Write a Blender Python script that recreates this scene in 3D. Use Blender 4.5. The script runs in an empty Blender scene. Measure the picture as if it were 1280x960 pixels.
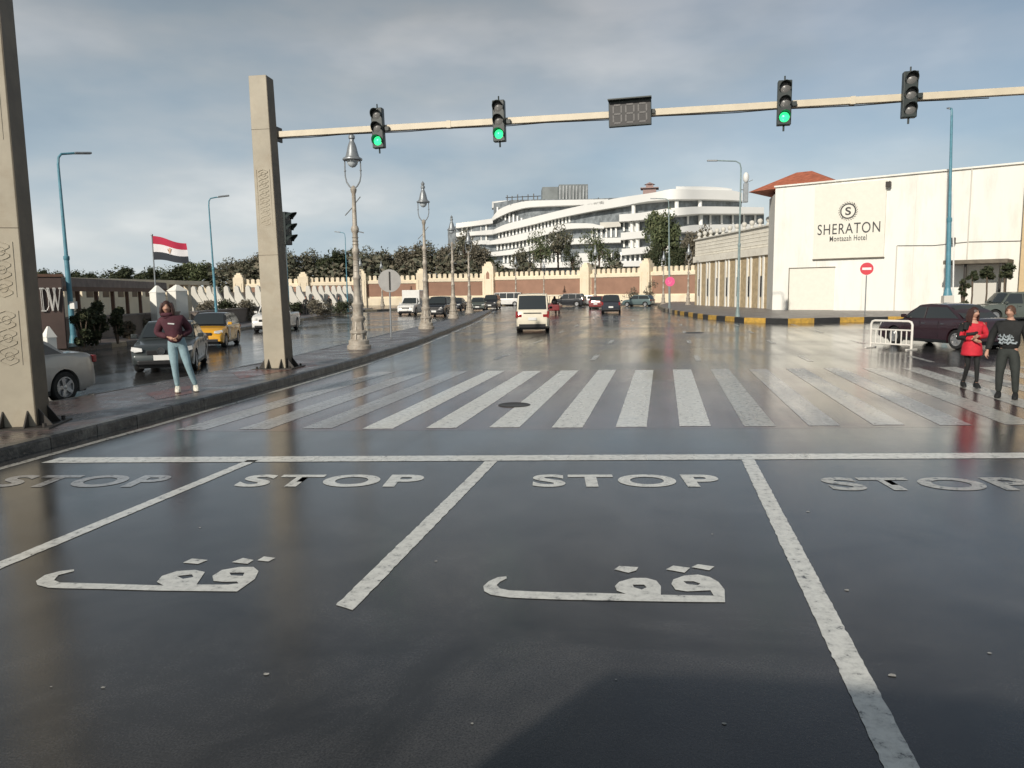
import bpy, bmesh, math, random
from mathutils import Vector, Matrix
R_ = math.radians
random.seed(7)
sc = bpy.context.scene
COL = sc.collection

# ---------------------------------------------------------------- camera
FP, CH = 960.0, 2.1
def _n(v): return v.normalized()
_d1 = _n(Vector(((829-640)/FP, (480-362)/FP, -1)))
_y2 = 362 + 829*.012
_d2 = _n(Vector(((0-640)/FP, (480-_y2)/FP, -1)))
_up = _n(_d1.cross(_d2))
if _up.y < 0: _up = -_up
_xx = _n(_d1.cross(_up))
RW = Matrix((_xx, _d1, _up))            # camera vector -> world vector
def ray(px, py): return RW @ Vector(((px-640)/FP, (480-py)/FP, -1.0))
def G(px, py, z=0.0):                   # point of the ground (height z) seen at a place of the photo
    r = ray(px, py); t = (z-CH)/r.z
    return Vector((r.x*t, r.y*t, z))
def A(px, py, D):                       # point at depth D
    r = ray(px, py); return Vector((r.x*D, r.y*D, CH + r.z*D))
cd = bpy.data.cameras.new('camera'); cam = bpy.data.objects.new('camera', cd); COL.objects.link(cam)
cam.matrix_world = Matrix.Translation((0, 0, CH)) @ RW.to_4x4()
cd.sensor_width = 36; cd.lens = 27; cd.clip_start = .05; cd.clip_end = 9000
sc.camera = cam

# ---------------------------------------------------------------- light
SUN_EL, SUN_AZ = R_(27), R_(18)         # azimuth: how far to the left of straight behind the camera
sdir = Vector((-math.sin(SUN_AZ)*math.cos(SUN_EL), -math.cos(SUN_AZ)*math.cos(SUN_EL), math.sin(SUN_EL)))
sl = bpy.data.lights.new('sun', 'SUN'); sl.energy = 3.6; sl.angle = R_(.9); sl.color = (1, .925, .82)
so = bpy.data.objects.new('sun', sl); COL.objects.link(so)
so.rotation_euler = sdir.to_track_quat('Z', 'Y').to_euler()
so.location = (0, 0, 60)
w = bpy.data.worlds.new('World'); sc.world = w; w.use_nodes = True
nt = w.node_tree; nt.nodes.clear()
def N(nt, t, **k):
    n = nt.nodes.new(t)
    for a, b in k.items():
        if a.startswith('_'): n.inputs[a[1:].replace('_', ' ')].default_value = b
        else: setattr(n, a, b)
    return n
L = lambda nt, a, b: nt.links.new(a, b)
sky = N(nt, 'ShaderNodeTexSky', sky_type='NISHITA', sun_disc=False, sun_elevation=SUN_EL, air_density=1.0, dust_density=1.2, ozone_density=1.2)
sky.sun_rotation = math.atan2(sdir.x, sdir.y)
bg1 = N(nt, 'ShaderNodeBackground', _Strength=.10); L(nt, sky.outputs[0], bg1.inputs[0])
tc = N(nt, 'ShaderNodeTexCoord')
def ramp(nt, src, stops, mode='LINEAR'):
    r = N(nt, 'ShaderNodeValToRGB'); r.color_ramp.interpolation = mode
    e = r.color_ramp.elements
    while len(e) < len(stops): e.new(.5)
    for q, (p, c) in zip(e, stops):
        q.position = p; q.color = (c, c, c, 1) if not isinstance(c, tuple) else (*c, 1)
    L(nt, src, r.inputs[0]); return r
sep = N(nt, 'ShaderNodeSeparateXYZ'); L(nt, tc.outputs['Generated'], sep.inputs[0])
elev = N(nt, 'ShaderNodeMath', operation='MULTIPLY'); L(nt, sep.outputs[2], elev.inputs[0]); elev.inputs[1].default_value = 1.6
mp = N(nt, 'ShaderNodeMapping'); L(nt, tc.outputs['Generated'], mp.inputs[0]); mp.inputs['Scale'].default_value = (1.0, 1.0, 2.7)
mp.inputs['Location'].default_value = (.6, .0, .35)
ns = N(nt, 'ShaderNodeTexNoise', _Scale=1.7, _Detail=4, _Roughness=.42, _Distortion=.2); L(nt, mp.outputs[0], ns.inputs['Vector'])
ns2 = N(nt, 'ShaderNodeTexNoise', _Scale=2.6, _Detail=5, _Roughness=.5); L(nt, mp.outputs[0], ns2.inputs['Vector'])
cover = ramp(nt, ns.outputs[0], [(.34, .62), (.56, .98)])
shade = ramp(nt, ns2.outputs[0], [(.33, (.24, .32, .395)), (.47, (.325, .40, .455)), (.57, (.41, .46, .49)), (.68, (.56, .59, .60))])
grad = ramp(nt, elev.outputs[0], [(0.0, (1.5, 1.42, 1.34)), (.14, (1.38, 1.34, 1.30)), (.28, (1.06, 1.07, 1.09)), (.52, (.80, .765, .75)), (.8, (.44, .41, .385))])
mul = N(nt, 'ShaderNodeMix', data_type='RGBA', blend_type='MULTIPLY'); mul.inputs[0].default_value = 1
mul.clamp_result = False
L(nt, shade.outputs[0], mul.inputs[6]); L(nt, grad.outputs[0], mul.inputs[7])
bg2 = N(nt, 'ShaderNodeBackground', _Strength=1.0); L(nt, mul.outputs[2], bg2.inputs[0])
mx = N(nt, 'ShaderNodeMixShader'); L(nt, cover.outputs[0], mx.inputs[0]); L(nt, bg1.outputs[0], mx.inputs[1]); L(nt, bg2.outputs[0], mx.inputs[2])
wo = N(nt, 'ShaderNodeOutputWorld'); L(nt, mx.outputs[0], wo.inputs[0])
vs = sc.view_settings; vs.view_transform = 'Standard'; vs.look = 'None'; vs.exposure = .1; vs.gamma = 1; vs.use_curve_mapping = False
sc.render.engine = 'CYCLES'; sc.cycles.use_denoising = True; sc.cycles.max_bounces = 6

# ---------------------------------------------------------------- materials
def mat(name, c, r=.6, metal=0, var=.12, scale=3., bump=0, bscale=None, c2=None, coat=0, spec=.5, emit=0, stretch=(1, 1, 1), dirt=None):
    m = bpy.data.materials.new(name); m.use_nodes = True; t = m.node_tree; p = t.nodes['Principled BSDF']
    p.inputs['Roughness'].default_value = r; p.inputs['Metallic'].default_value = metal
    p.inputs['Specular IOR Level'].default_value = spec
    if coat: p.inputs['Coat Weight'].default_value = coat; p.inputs['Coat Roughness'].default_value = .06
    c = tuple(c)
    tx = N(t, 'ShaderNodeTexCoord'); mp = N(t, 'ShaderNodeMapping'); L(t, tx.outputs['Object'], mp.inputs[0]); mp.inputs['Scale'].default_value = stretch
    if var or c2:
        n = N(t, 'ShaderNodeTexNoise', _Scale=scale, _Detail=6, _Roughness=.6); L(t, mp.outputs[0], n.inputs['Vector'])
        a = tuple(min(1, x*(1-var)) for x in c); b = tuple(min(1, x*(1+var)) for x in c) if c2 is None else c2
        rp = ramp(t, n.outputs[0], [(.33, a), (.67, b)])
        src = rp.outputs[0]
        if dirt:                         # (colour, amount, scale): patches of grime
            n3 = N(t, 'ShaderNodeTexNoise', _Scale=dirt[2], _Detail=8, _Roughness=.7); L(t, mp.outputs[0], n3.inputs['Vector'])
            r3 = ramp(t, n3.outputs[0], [(.48, 0.), (.72, dirt[1])])
            mm = N(t, 'ShaderNodeMix', data_type='RGBA'); L(t, r3.outputs[0], mm.inputs[0]); L(t, src, mm.inputs[6]); mm.inputs[7].default_value = (*dirt[0], 1); src = mm.outputs[2]
        L(t, src, p.inputs['Base Color'])
    else: p.inputs['Base Color'].default_value = (*c, 1)
    if bump:
        n2 = N(t, 'ShaderNodeTexNoise', _Scale=bscale or scale*6, _Detail=5); L(t, mp.outputs[0], n2.inputs['Vector'])
        b_ = N(t, 'ShaderNodeBump', _Strength=bump, _Distance=.02); L(t, n2.outputs[0], b_.inputs['Height']); L(t, b_.outputs[0], p.inputs['Normal'])
    if emit: p.inputs['Emission Color'].default_value = (*c, 1); p.inputs['Emission Strength'].default_value = emit
    return m

def wet(name, base, base2, r0, r1, paint=None, fine=85., bumpd=.0018):
    """wet asphalt or wet paint: uneven film of water, tiny grain, worn patches"""
    m = bpy.data.materials.new(name); m.use_nodes = True; t = m.node_tree; p = t.nodes['Principled BSDF']
    tx = N(t, 'ShaderNodeTexCoord')
    mp = N(t, 'ShaderNodeMapping'); L(t, tx.outputs['Object'], mp.inputs[0])
    big = N(t, 'ShaderNodeTexNoise', _Scale=.22, _Detail=6, _Roughness=.55, _Distortion=.4); L(t, mp.outputs[0], big.inputs['Vector'])
    mp2 = N(t, 'ShaderNodeMapping'); L(t, tx.outputs['Object'], mp2.inputs[0]); mp2.inputs['Scale'].default_value = (2.2, .13, 1)
    trk = N(t, 'ShaderNodeTexNoise', _Scale=.9, _Detail=3); L(t, mp2.outputs[0], trk.inputs['Vector'])
    gr = N(t, 'ShaderNodeTexNoise', _Scale=fine, _Detail=4, _Roughness=.7); L(t, mp.outputs[0], gr.inputs['Vector'])
    md = N(t, 'ShaderNodeTexNoise', _Scale=2.3, _Detail=6, _Roughness=.6); L(t, mp.outputs[0], md.inputs['Vector'])
    ad = N(t, 'ShaderNodeMath', operation='MULTIPLY_ADD'); L(t, trk.outputs[0], ad.inputs[0]); ad.inputs[1].default_value = .6; L(t, big.outputs[0], ad.inputs[2])
    rr = ramp(t, ad.outputs[0], [(.62, r0), (.98, r1)])
    L(t, rr.outputs[0], p.inputs['Roughness'])
    c1 = ramp(t, md.outputs[0], [(.3, base), (.7, base2)])
    grn = ramp(t, gr.outputs[0], [(.33, .45), (.67, 1.6)])
    mu = N(t, 'ShaderNodeMix', data_type='RGBA', blend_type='MULTIPLY'); mu.inputs[0].default_value = 1; mu.clamp_result = False
    L(t, c1.outputs[0], mu.inputs[6]); L(t, grn.outputs[0], mu.inputs[7]); src = mu.outputs[2]
    st = N(t, 'ShaderNodeTexNoise', _Scale=.55, _Detail=9, _Roughness=.68, _Distortion=1.2); L(t, mp.outputs[0], st.inputs['Vector'])
    sr = ramp(t, st.outputs[0], [(.36, .55), (.5, 1.), (.66, 1.45)])
    mu2 = N(t, 'ShaderNodeMix', data_type='RGBA', blend_type='MULTIPLY'); mu2.inputs[0].default_value = 1; mu2.clamp_result = False
    L(t, src, mu2.inputs[6]); L(t, sr.outputs[0], mu2.inputs[7]); src = mu2.outputs[2]
    if paint:
        wn = N(t, 'ShaderNodeTexNoise', _Scale=11, _Detail=9, _Roughness=.75); L(t, mp.outputs[0], wn.inputs['Vector'])
        wr = ramp(t, wn.outputs[0], [(paint[1], 0.), (paint[1]+.08, .75), (paint[1]+.22, 1.)])
        mm = N(t, 'ShaderNodeMix', data_type='RGBA'); L(t, wr.outputs[0], mm.inputs[0]); L(t, src, mm.inputs[6]); mm.inputs[7].default_value = (*paint[0], 1); src = mm.outputs[2]
    L(t, src, p.inputs['Base Color'])
    p.inputs['IOR'].default_value = 1.66
    b_ = N(t, 'ShaderNodeBump', _Strength=.30, _Distance=bumpd); L(t, gr.outputs[0], b_.inputs['Height'])
    b2 = N(t, 'ShaderNodeBump', _Strength=.10, _Distance=.003); L(t, md.outputs[0], b2.inputs['Height']); L(t, b_.outputs[0], b2.inputs['Normal'])
    ag = N(t, 'ShaderNodeTexNoise', _Scale=30, _Detail=5, _Roughness=.65); L(t, mp.outputs[0], ag.inputs['Vector'])
    b3 = N(t, 'ShaderNodeBump', _Strength=.28, _Distance=.0022); L(t, ag.outputs[0], b3.inputs['Height']); L(t, b2.outputs[0], b3.inputs['Normal'])
    L(t, b3.outputs[0], p.inputs['Normal'])
    return m

M = {}
M['asphalt'] = wet('wet_asphalt', (.032, .032, .033), (.046, .045, .044), .10, .22)
M['redpaint'] = wet('worn_red_surface', (.05, .034, .034), (.085, .05, .048), .10, .22, paint=((.13, .045, .04), .52))
M['paint'] = wet('white_road_paint', (.05, .05, .05), (.06, .06, .06), .14, .4, paint=((.74, .74, .69), .348))
M['paint_old'] = wet('worn_road_paint', (.04, .04, .04), (.06, .06, .06), .14, .35, paint=((.46, .45, .41), .39))
M['paint_faint'] = wet('faint_road_paint', (.04, .04, .04), (.06, .06, .06), .12, .35, paint=((.36, .36, .36), .37))
M['scrap'] = mat('pale_scrap', (.38, .37, .34), .6, var=.3, scale=40)
M['ground'] = mat('bare_ground', (.14, .12, .09), .9, var=.35, scale=.3)
M['paving'] = None
def paving(name, c1, c2, mortar, sx, sy, rough, rot=0.):
    m = bpy.data.materials.new(name); m.use_nodes = True; t = m.node_tree; p = t.nodes['Principled BSDF']
    tx = N(t, 'ShaderNodeTexCoord'); mp = N(t, 'ShaderNodeMapping'); L(t, tx.outputs['Object'], mp.inputs[0]); mp.inputs['Rotation'].default_value = (0, 0, rot)
    b = N(t, 'ShaderNodeTexBrick', _Scale=1, _Mortar_Size=.012); b.inputs['Brick Width'].default_value = sx; b.inputs['Row Height'].default_value = sy
    b.inputs['Color1'].default_value = (*c1, 1); b.inputs['Color2'].default_value = (*c2, 1); b.inputs['Mortar'].default_value = (*mortar, 1)
    L(t, mp.outputs[0], b.inputs['Vector'])
    n = N(t, 'ShaderNodeTexNoise', _Scale=1.4, _Detail=7, _Roughness=.65); L(t, tx.outputs['Object'], n.inputs['Vector'])
    g = ramp(t, n.outputs[0], [(.3, .55), (.7, 1.3)])
    mu = N(t, 'ShaderNodeMix', data_type='RGBA', blend_type='MULTIPLY'); mu.inputs[0].default_value = 1; mu.clamp_result = False
    L(t, b.outputs[0], mu.inputs[6]); L(t, g.outputs[0], mu.inputs[7]); L(t, mu.outputs[2], p.inputs['Base Color'])
    rr = ramp(t, n.outputs[0], [(.35, rough), (.7, min(1, rough+.3))]); L(t, rr.outputs[0], p.inputs['Roughness'])
    bu = N(t, 'ShaderNodeBump', _Strength=.4, _Distance=.008); bu.invert = True; L(t, b.outputs[1], bu.inputs['Height']); L(t, bu.outputs[0], p.inputs['Normal'])
    return m
M['paving'] = paving('wet_paving', (.13, .09, .085), (.10, .085, .085), (.05, .045, .04), .2, .1, .18, .3)
M['redpaving'] = paving('red_paving', (.22, .07, .05), (.17, .06, .05), (.05, .045, .04), .2, .1, .2, .3)
M['side_paving'] = paving('pavement_tiles', (.20, .17, .16), (.17, .15, .14), (.09, .08, .07), .4, .4, .3, .1)
M['kerb'] = mat('dark_kerb', (.055, .053, .05), .35, var=.4, scale=2.5, bump=.5, bscale=20, dirt=((.22, .21, .19), .8, 3.5))
M['kerb_black'] = mat('kerb_black', (.03, .03, .03), .5, var=.3)
M['kerb_yellow'] = mat('kerb_yellow', (.55, .33, .06), .5, var=.2, dirt=((.1, .09, .07), .6, 4))
M['kerb_pale'] = mat('kerb_pale', (.36, .31, .22), .5, var=.2, dirt=((.1, .09, .07), .6, 4))
M['beige_stone'] = mat('beige_cladding', (.38, .34, .26), .55, var=.12, scale=1.2, bump=.1, dirt=((.22, .15, .08), .35, 1.6))
M['pillar_side'] = mat('dark_pillar_brown', (.13, .105, .075), .6, var=.25, scale=1.5, dirt=((.05, .045, .035), .5, 2.5))
M['beam'] = mat('beam_paint', (.62, .55, .42), .45, var=.06)
M['iron'] = mat('dark_iron', (.05, .045, .04), .5, metal=.3, var=.2)
M['cream'] = mat('cream_wall', (.80, .70, .53), .8, var=.05, scale=.4, dirt=((.5, .38, .22), .35, .5))
M['brown'] = mat('brown_panel', (.31, .18, .125), .85, var=.12, scale=.5)
M['white_wall'] = mat('white_render', (.83, .82, .76), .8, var=.04, scale=.3, dirt=((.56, .54, .47), .55, .8), bump=.1, bscale=3, stretch=(1, 1, .22))
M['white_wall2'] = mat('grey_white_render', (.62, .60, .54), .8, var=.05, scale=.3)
M['sign_board'] = mat('sign_board', (.77, .75, .66), .6, var=.03)
M['pale_parapet'] = mat('pale_parapet', (.80, .76, .66), .8, var=.06, scale=.6, dirt=((.5, .45, .36), .5, 1.))
M['sandstone'] = mat('sandstone', (.46, .36, .22), .85, var=.22, scale=2.2, bump=.3)
M['hotel'] = mat('hotel_white', (.80, .80, .77), .6, var=.03, scale=.1)
M['glass_far'] = mat('hotel_glass', (.20, .22, .23), .25, var=.45, scale=.6)
M['roof_red'] = mat('roof_tiles', (.42, .13, .07), .8, var=.25, scale=2.5, bump=.4)
M['glass'] = mat('car_glass', (.03, .036, .038), .05, var=0, spec=.8)
M['black'] = mat('black_plastic', (.012, .012, .013), .45, var=.1)
M['tyre'] = mat('rubber', (.015, .015, .015), .75, var=.2)
M['rim'] = mat('wheel_metal', (.45, .45, .45), .3, metal=.7, var=.1)
M['chrome'] = mat('chrome', (.6, .6, .6), .15, metal=1, var=0)
M['lens'] = mat('headlight_glass', (.62, .62, .6), .12, var=.1)
M['red_lens'] = mat('tail_light_glass', (.28, .02, .02), .2, var=.1)
M['plate'] = mat('number_plate', (.75, .75, .72), .4, var=.03)
M['teal'] = mat('teal_paint', (.09, .25, .32), .45, var=.15, scale=4)
M['teal_grey'] = mat('grey_teal_paint', (.22, .29, .29), .45, var=.15, scale=4)
M['lamp_stone'] = mat('lamp_cast_metal', (.42, .38, .32), .55, var=.18, scale=6, dirt=((.20, .14, .09), .7, 5), metal=.1)
M['lamp_grey'] = mat('lamp_grey_metal', (.30, .32, .33), .4, metal=.5, var=.15)
M['lamp_glass'] = mat('lamp_glass', (.55, .6, .62), .15, var=.05)
M['signal'] = mat('signal_housing', (.025, .035, .033), .45, var=.25)
M['signal_off'] = mat('signal_lens_off', (.17, .17, .165), .35, var=.15, scale=20)
M['green_on'] = mat('green_light', (.03, .75, .22), .3, var=0, emit=1.6)
M['segment'] = mat('dead_segment', (.13, .125, .12), .5, var=.2, scale=30)
M['panel_face'] = mat('timer_face', (.035, .033, .032), .5, var=.2, scale=30)
M['barrier'] = mat('barrier_white', (.75, .72, .66), .45, var=.06)
M['red'] = mat('sign_red', (.60, .03, .05), .45, var=.05)
M['pink'] = mat('sign_pink', (.80, .09, .26), .45, var=.08)
M['white'] = mat('plain_white', (.78, .78, .75), .5, var=.04)
M['sign_back'] = mat('sign_back_grey', (.42, .41, .39), .5, var=.1, scale=2)
M['letters'] = mat('dark_letters', (.05, .05, .05), .5, var=.1)
M['dw_wall'] = mat('dark_brown_cladding', (.075, .05, .042), .6, var=.2, scale=1)
M['dw_letter'] = mat('steel_letter', (.62, .60, .56), .35, metal=.2, var=.1)
M['timber'] = mat('pergola_timber', (.11, .06, .04), .7, var=.2)
M['pergola_roof'] = mat('pergola_roofing', (.20, .165, .15), .8, var=.2)
M['planter'] = mat('planter_wall', (.20, .165, .14), .8, var=.2, scale=.8)
M['trunk'] = mat('bark', (.12, .09, .065), .9, var=.3, scale=6)
def leafmat(name, a, b, c):
    m = bpy.data.materials.new(name); m.use_nodes = True; t = m.node_tree; p = t.nodes['Principled BSDF']; p.inputs['Roughness'].default_value = .75
    g = N(t, 'ShaderNodeNewGeometry'); r = ramp(t, g.outputs['Random Per Island'], [(0., a), (.5, b), (1., c)]); L(t, r.outputs[0], p.inputs['Base Color'])
    return m
M['leaf_dark'] = leafmat('dark_leaves', (.020, .028, .012), (.04, .055, .022), (.075, .075, .035))
M['leaf_pine'] = leafmat('pine_needles', (.075, .085, .055), (.12, .12, .08), (.18, .155, .11))  # pine, dry and green tones paled and greyed in place of distance haze
M['leaf_brown'] = leafmat('dry_needles', (.10, .09, .065), (.15, .135, .095), (.20, .175, .13))
M['leaf_green'] = leafmat('green_leaves', (.05, .065, .03), (.09, .115, .05), (.15, .16, .08))
M['skin'] = mat('skin', (.48, .27, .19), .55, var=.06, scale=10)
M['hair'] = mat('dark_hair', (.045, .018, .014), .5, var=.3, scale=30)
M['hair2'] = mat('brown_hair', (.10, .05, .03), .55, var=.3, scale=30)
M['maroon'] = mat('maroon_fleece', (.075, .022, .032), .85, var=.18, scale=9, bump=.4, bscale=25)
M['jeans'] = mat('pale_denim', (.26, .38, .42), .8, var=.14, scale=9, bump=.4, bscale=30)
M['trainers'] = mat('white_trainers', (.75, .72, .62), .6, var=.06)
M['redcoat'] = mat('red_coat', (.55, .018, .035), .75, var=.2, scale=8, bump=.3)
M['blackcloth'] = mat('black_cloth', (.012, .013, .013), .8, var=.25, scale=9, bump=.4)
M['trousers'] = mat('dark_green_trousers', (.028, .033, .030), .8, var=.2, scale=9, bump=.4)
M['greyprint'] = mat('grey_print', (.28, .32, .34), .7, var=.35, scale=14)
M['eye'] = mat('eye_dark', (.02, .015, .012), .3, var=0)
M['lip'] = mat('lip', (.35, .12, .10), .5, var=0)
def paint(name, c, r=.25, metal=0., coat=.6): return mat(name, c, r, metal=metal, var=.05, scale=4, coat=coat)
M['silver'] = paint('silver_paint', (.36, .35, .33), .35, .35)
M['graphite'] = paint('graphite_paint', (.055, .065, .065), .3, .4)
M['taxi_yellow'] = paint('taxi_yellow_paint', (.72, .36, .02))
M['taxi_black'] = paint('taxi_black_paint', (.02, .02, .02))
M['car_white'] = paint('white_car_paint', (.72, .71, .68))
M['van_cream'] = paint('cream_van_paint', (.74, .68, .54), .35)
M['car_dark'] = paint('dark_blue_paint', (.022, .025, .035))
M['car_black'] = paint('black_car_paint', (.016, .017, .02))
M['aubergine'] = paint('aubergine_paint', (.032, .013, .018), .25)
M['grey_green'] = paint('grey_green_paint', (.10, .115, .10))
M['car_red'] = paint('dark_red_paint', (.20, .03, .03))
M['car_silver2'] = paint('light_grey_paint', (.42, .42, .41), .3, .3)
M['blue_grey'] = paint('blue_grey_paint', (.12, .17, .17), .3, .3)
M['flag_red'] = mat('flag_red', (.45, .02, .06), .8, var=.08)
M['flag_white'] = mat('flag_white', (.75, .73, .74), .8, var=.04)
M['flag_black'] = mat('flag_black', (.025, .03, .04), .8, var=.08)
M['gold'] = mat('flag_gold', (.62, .42, .30), .8, var=.08)
M['canopy'] = mat('canopy_olive', (.15, .13, .10), .8, var=.2)
M['tan'] = mat('tan_pier', (.58, .44, .26), .8, var=.08)

# ---------------------------------------------------------------- mesh helpers
class MB:
    def __init__(s): s.v = []; s.f = []; s.mi = []; s.m = 0; s.T = Matrix.Identity(4)
    def add(s, vs, fs):
        o = len(s.v); s.v += [s.T @ Vector(p) for p in vs]
        for f in fs: s.f.append([o+i for i in f]); s.mi.append(s.m)
        return s
    def box(s, c, d, rz=0., top=None):
        tx, ty = top or (1, 1); x, y, z = [q/2 for q in d]; ca, sa = math.cos(rz), math.sin(rz); vs = []
        for k, (fx, fy) in ((-1, (1, 1)), (1, (tx, ty))):
            for a, b in ((-1, -1), (1, -1), (1, 1), (-1, 1)):
                X, Y = a*x*fx, b*y*fy; vs.append((c[0]+X*ca-Y*sa, c[1]+X*sa+Y*ca, c[2]+k*z))
        return s.add(vs, [(3, 2, 1, 0), (4, 5, 6, 7), (0, 1, 5, 4), (1, 2, 6, 5), (2, 3, 7, 6), (3, 0, 4, 7)])
    def bar(s, p0, p1, w, h=None, up=(0, 0, 1)):
        p0, p1 = Vector(p0), Vector(p1); d = (p1-p0).normalized(); u = Vector(up)
        if abs(d.dot(u)) > .99: u = Vector((0, 1, 0))
        a = d.cross(u).normalized(); b = a.cross(d).normalized(); h = h or w; vs = []
        for p in (p0, p1):
            for i, j in ((-1, -1), (1, -1), (1, 1), (-1, 1)): vs.append(p+a*i*w/2+b*j*h/2)
        return s.add(vs, [(3, 2, 1, 0), (4, 5, 6, 7), (0, 1, 5, 4), (1, 2, 6, 5), (2, 3, 7, 6), (3, 0, 4, 7)])
    def tube(s, pts, r, n=10, caps=True):
        pts = [Vector(p) for p in pts]; rs = r if isinstance(r, (list, tuple)) else [r]*len(pts); vs = []; fs = []
        ref = None
        for i, p in enumerate(pts):
            d = (pts[min(i+1, len(pts)-1)]-pts[max(i-1, 0)]).normalized()
            if ref is None: ref = Vector((0, 0, 1)) if abs(d.z) < .9 else Vector((1, 0, 0))
            a = d.cross(ref).normalized(); b = a.cross(d).normalized(); ref = b
            for k in range(n):
                t = 2*math.pi*k/n; vs.append(p+(a*math.cos(t)+b*math.sin(t))*rs[i])
        for i in range(len(pts)-1):
            for k in range(n): fs.append((i*n+k, i*n+(k+1) % n, (i+1)*n+(k+1) % n, (i+1)*n+k))
        if caps: fs.append(tuple(range(n-1, -1, -1))); fs.append(tuple(range((len(pts)-1)*n, len(pts)*n)))
        return s.add(vs, fs)
    def lathe(s, prof, c=(0, 0, 0), n=20, axis='z'):
        vs = []; fs = []
        for r, z in prof:
            for k in range(n):
                t = 2*math.pi*k/n; x, y = r*math.cos(t), r*math.sin(t)
                q = (x, y, z) if axis == 'z' else ((x, z, y) if axis == 'y' else (z, x, y))
                vs.append((c[0]+q[0], c[1]+q[1], c[2]+q[2]))
        for i in range(len(prof)-1):
            for k in range(n): fs.append((i*n+k, i*n+(k+1) % n, (i+1)*n+(k+1) % n, (i+1)*n+k))
        if prof[0][0] > 1e-5: fs.append(tuple(range(n-1, -1, -1)))
        if prof[-1][0] > 1e-5: fs.append(tuple(range((len(prof)-1)*n, len(prof)*n)))
        return s.add(vs, fs)
    def prism(s, poly, z0, z1):         # poly: xy points
        n = len(poly); vs = [(p[0], p[1], z0) for p in poly]+[(p[0], p[1], z1) for p in poly]
        fs = [tuple(range(n-1, -1, -1)), tuple(range(n, 2*n))]+[(i, (i+1) % n, n+(i+1) % n, n+i) for i in range(n)]
        return s.add(vs, fs)
    def slab(s, poly3, off):            # any polygon thickened by the vector off
        n = len(poly3); off = Vector(off); vs = [Vector(p) for p in poly3]+[Vector(p)+off for p in poly3]
        return s.add(vs, [tuple(range(n-1, -1, -1)), tuple(range(n, 2*n))]+[(i, (i+1) % n, n+(i+1) % n, n+i) for i in range(n)])
    def sphere(s, c, r, n=12, m=8):
        rx, ry, rz = r if isinstance(r, tuple) else (r, r, r); vs = [(c[0], c[1], c[2]-rz)]; fs = []
        for j in range(1, m):
            t = math.pi*j/m
            for k in range(n):
                a = 2*math.pi*k/n; vs.append((c[0]+rx*math.sin(t)*math.cos(a), c[1]+ry*math.sin(t)*math.sin(a), c[2]-rz*math.cos(t)))
        vs.append((c[0], c[1], c[2]+rz))
        for k in range(n): fs.append((0, 1+(k+1) % n, 1+k))
        for j in range(m-2):
            for k in range(n): fs.append((1+j*n+k, 1+j*n+(k+1) % n, 1+(j+1)*n+(k+1) % n, 1+(j+1)*n+k))
        e = len(vs)-1; o = 1+(m-2)*n
        for k in range(n): fs.append((o+k, o+(k+1) % n, e))
        return s.add(vs, fs)
    def build(s, name, mats, parent=None, smooth=False, bevel=0, loc=None, rz=0, normals=True):
        me = bpy.data.meshes.new(name); me.from_pydata([tuple(v) for v in s.v], [], s.f); 
        if not isinstance(mats, (list, tuple)): mats = [mats]
        for m in mats: me.materials.append(m)
        for p, i in zip(me.polygons, s.mi): p.material_index = min(i, len(mats)-1)
        if normals:
            bm = bmesh.new(); bm.from_mesh(me); bmesh.ops.recalc_face_normals(bm, faces=bm.faces); bm.to_mesh(me); bm.free()
        if smooth:
            me.shade_smooth() if hasattr(me, 'shade_smooth') else None
            me.set_sharp_from_angle(angle=R_(40))
        o = bpy.data.objects.new(name, me); COL.objects.link(o)
        if parent: o.parent = parent
        if loc is not None: o.location = loc
        if rz: o.rotation_euler.z = rz
        if bevel:
            b = o.modifiers.new('bevel', 'BEVEL'); b.width = bevel; b.segments = 2; b.limit_method = 'ANGLE'; b.angle_limit = R_(35)
        return o
def tag(o, label=None, cat=None, group=None, kind=None):
    if label: o['label'] = label
    if cat: o['category'] = cat
    if group: o['group'] = group
    if kind: o['kind'] = kind
    return o
def thing(name, label, cat, loc=(0, 0, 0), rz=0., group=None):
    o = bpy.data.objects.new(name, None); COL.objects.link(o); o.location = loc; o.rotation_euler.z = rz; o.empty_display_size = .3
    return tag(o, label, cat, group)
def kids(o): return [c for c in bpy.data.objects if c.parent == o]
def dup(o, loc=None, rz=None, label=None, scale=None, group=None):
    def cp(a, par):
        c = a.copy(); COL.objects.link(c); c.parent = par
        for k in kids(a): cp(k, c)
        return c
    r = cp(o, o.parent)
    if loc is not None: r.location = loc
    if rz is not None: r.rotation_euler.z = rz
    if label: r['label'] = label
    if group: r['group'] = group
    if scale: r.scale = (scale,)*3 if not isinstance(scale, tuple) else scale
    return r
def flat(name, poly, z, m, kind='structure', holes=()):
    if m.name.endswith('road_paint'):   # brushed, ragged edges
        q = []
        for a, c in zip(poly, list(poly[1:])+[poly[0]]):
            a, c = Vector(a), Vector(c); k = max(1, int((c-a).length/.045)); nn = Vector((-(c-a).y, (c-a).x)).normalized()
            q += [tuple(a.lerp(c, i/k)+nn*random.gauss(0, .0026)) for i in range(k)]
        poly = q
    mb = MB(); mb.add([(p[0], p[1], z) for p in poly], [tuple(range(len(poly)))])
    o = mb.build(name, m)
    if o.data.polygons[0].normal.z < 0: o.data.flip_normals()
    return tag(o, kind=kind)
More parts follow.
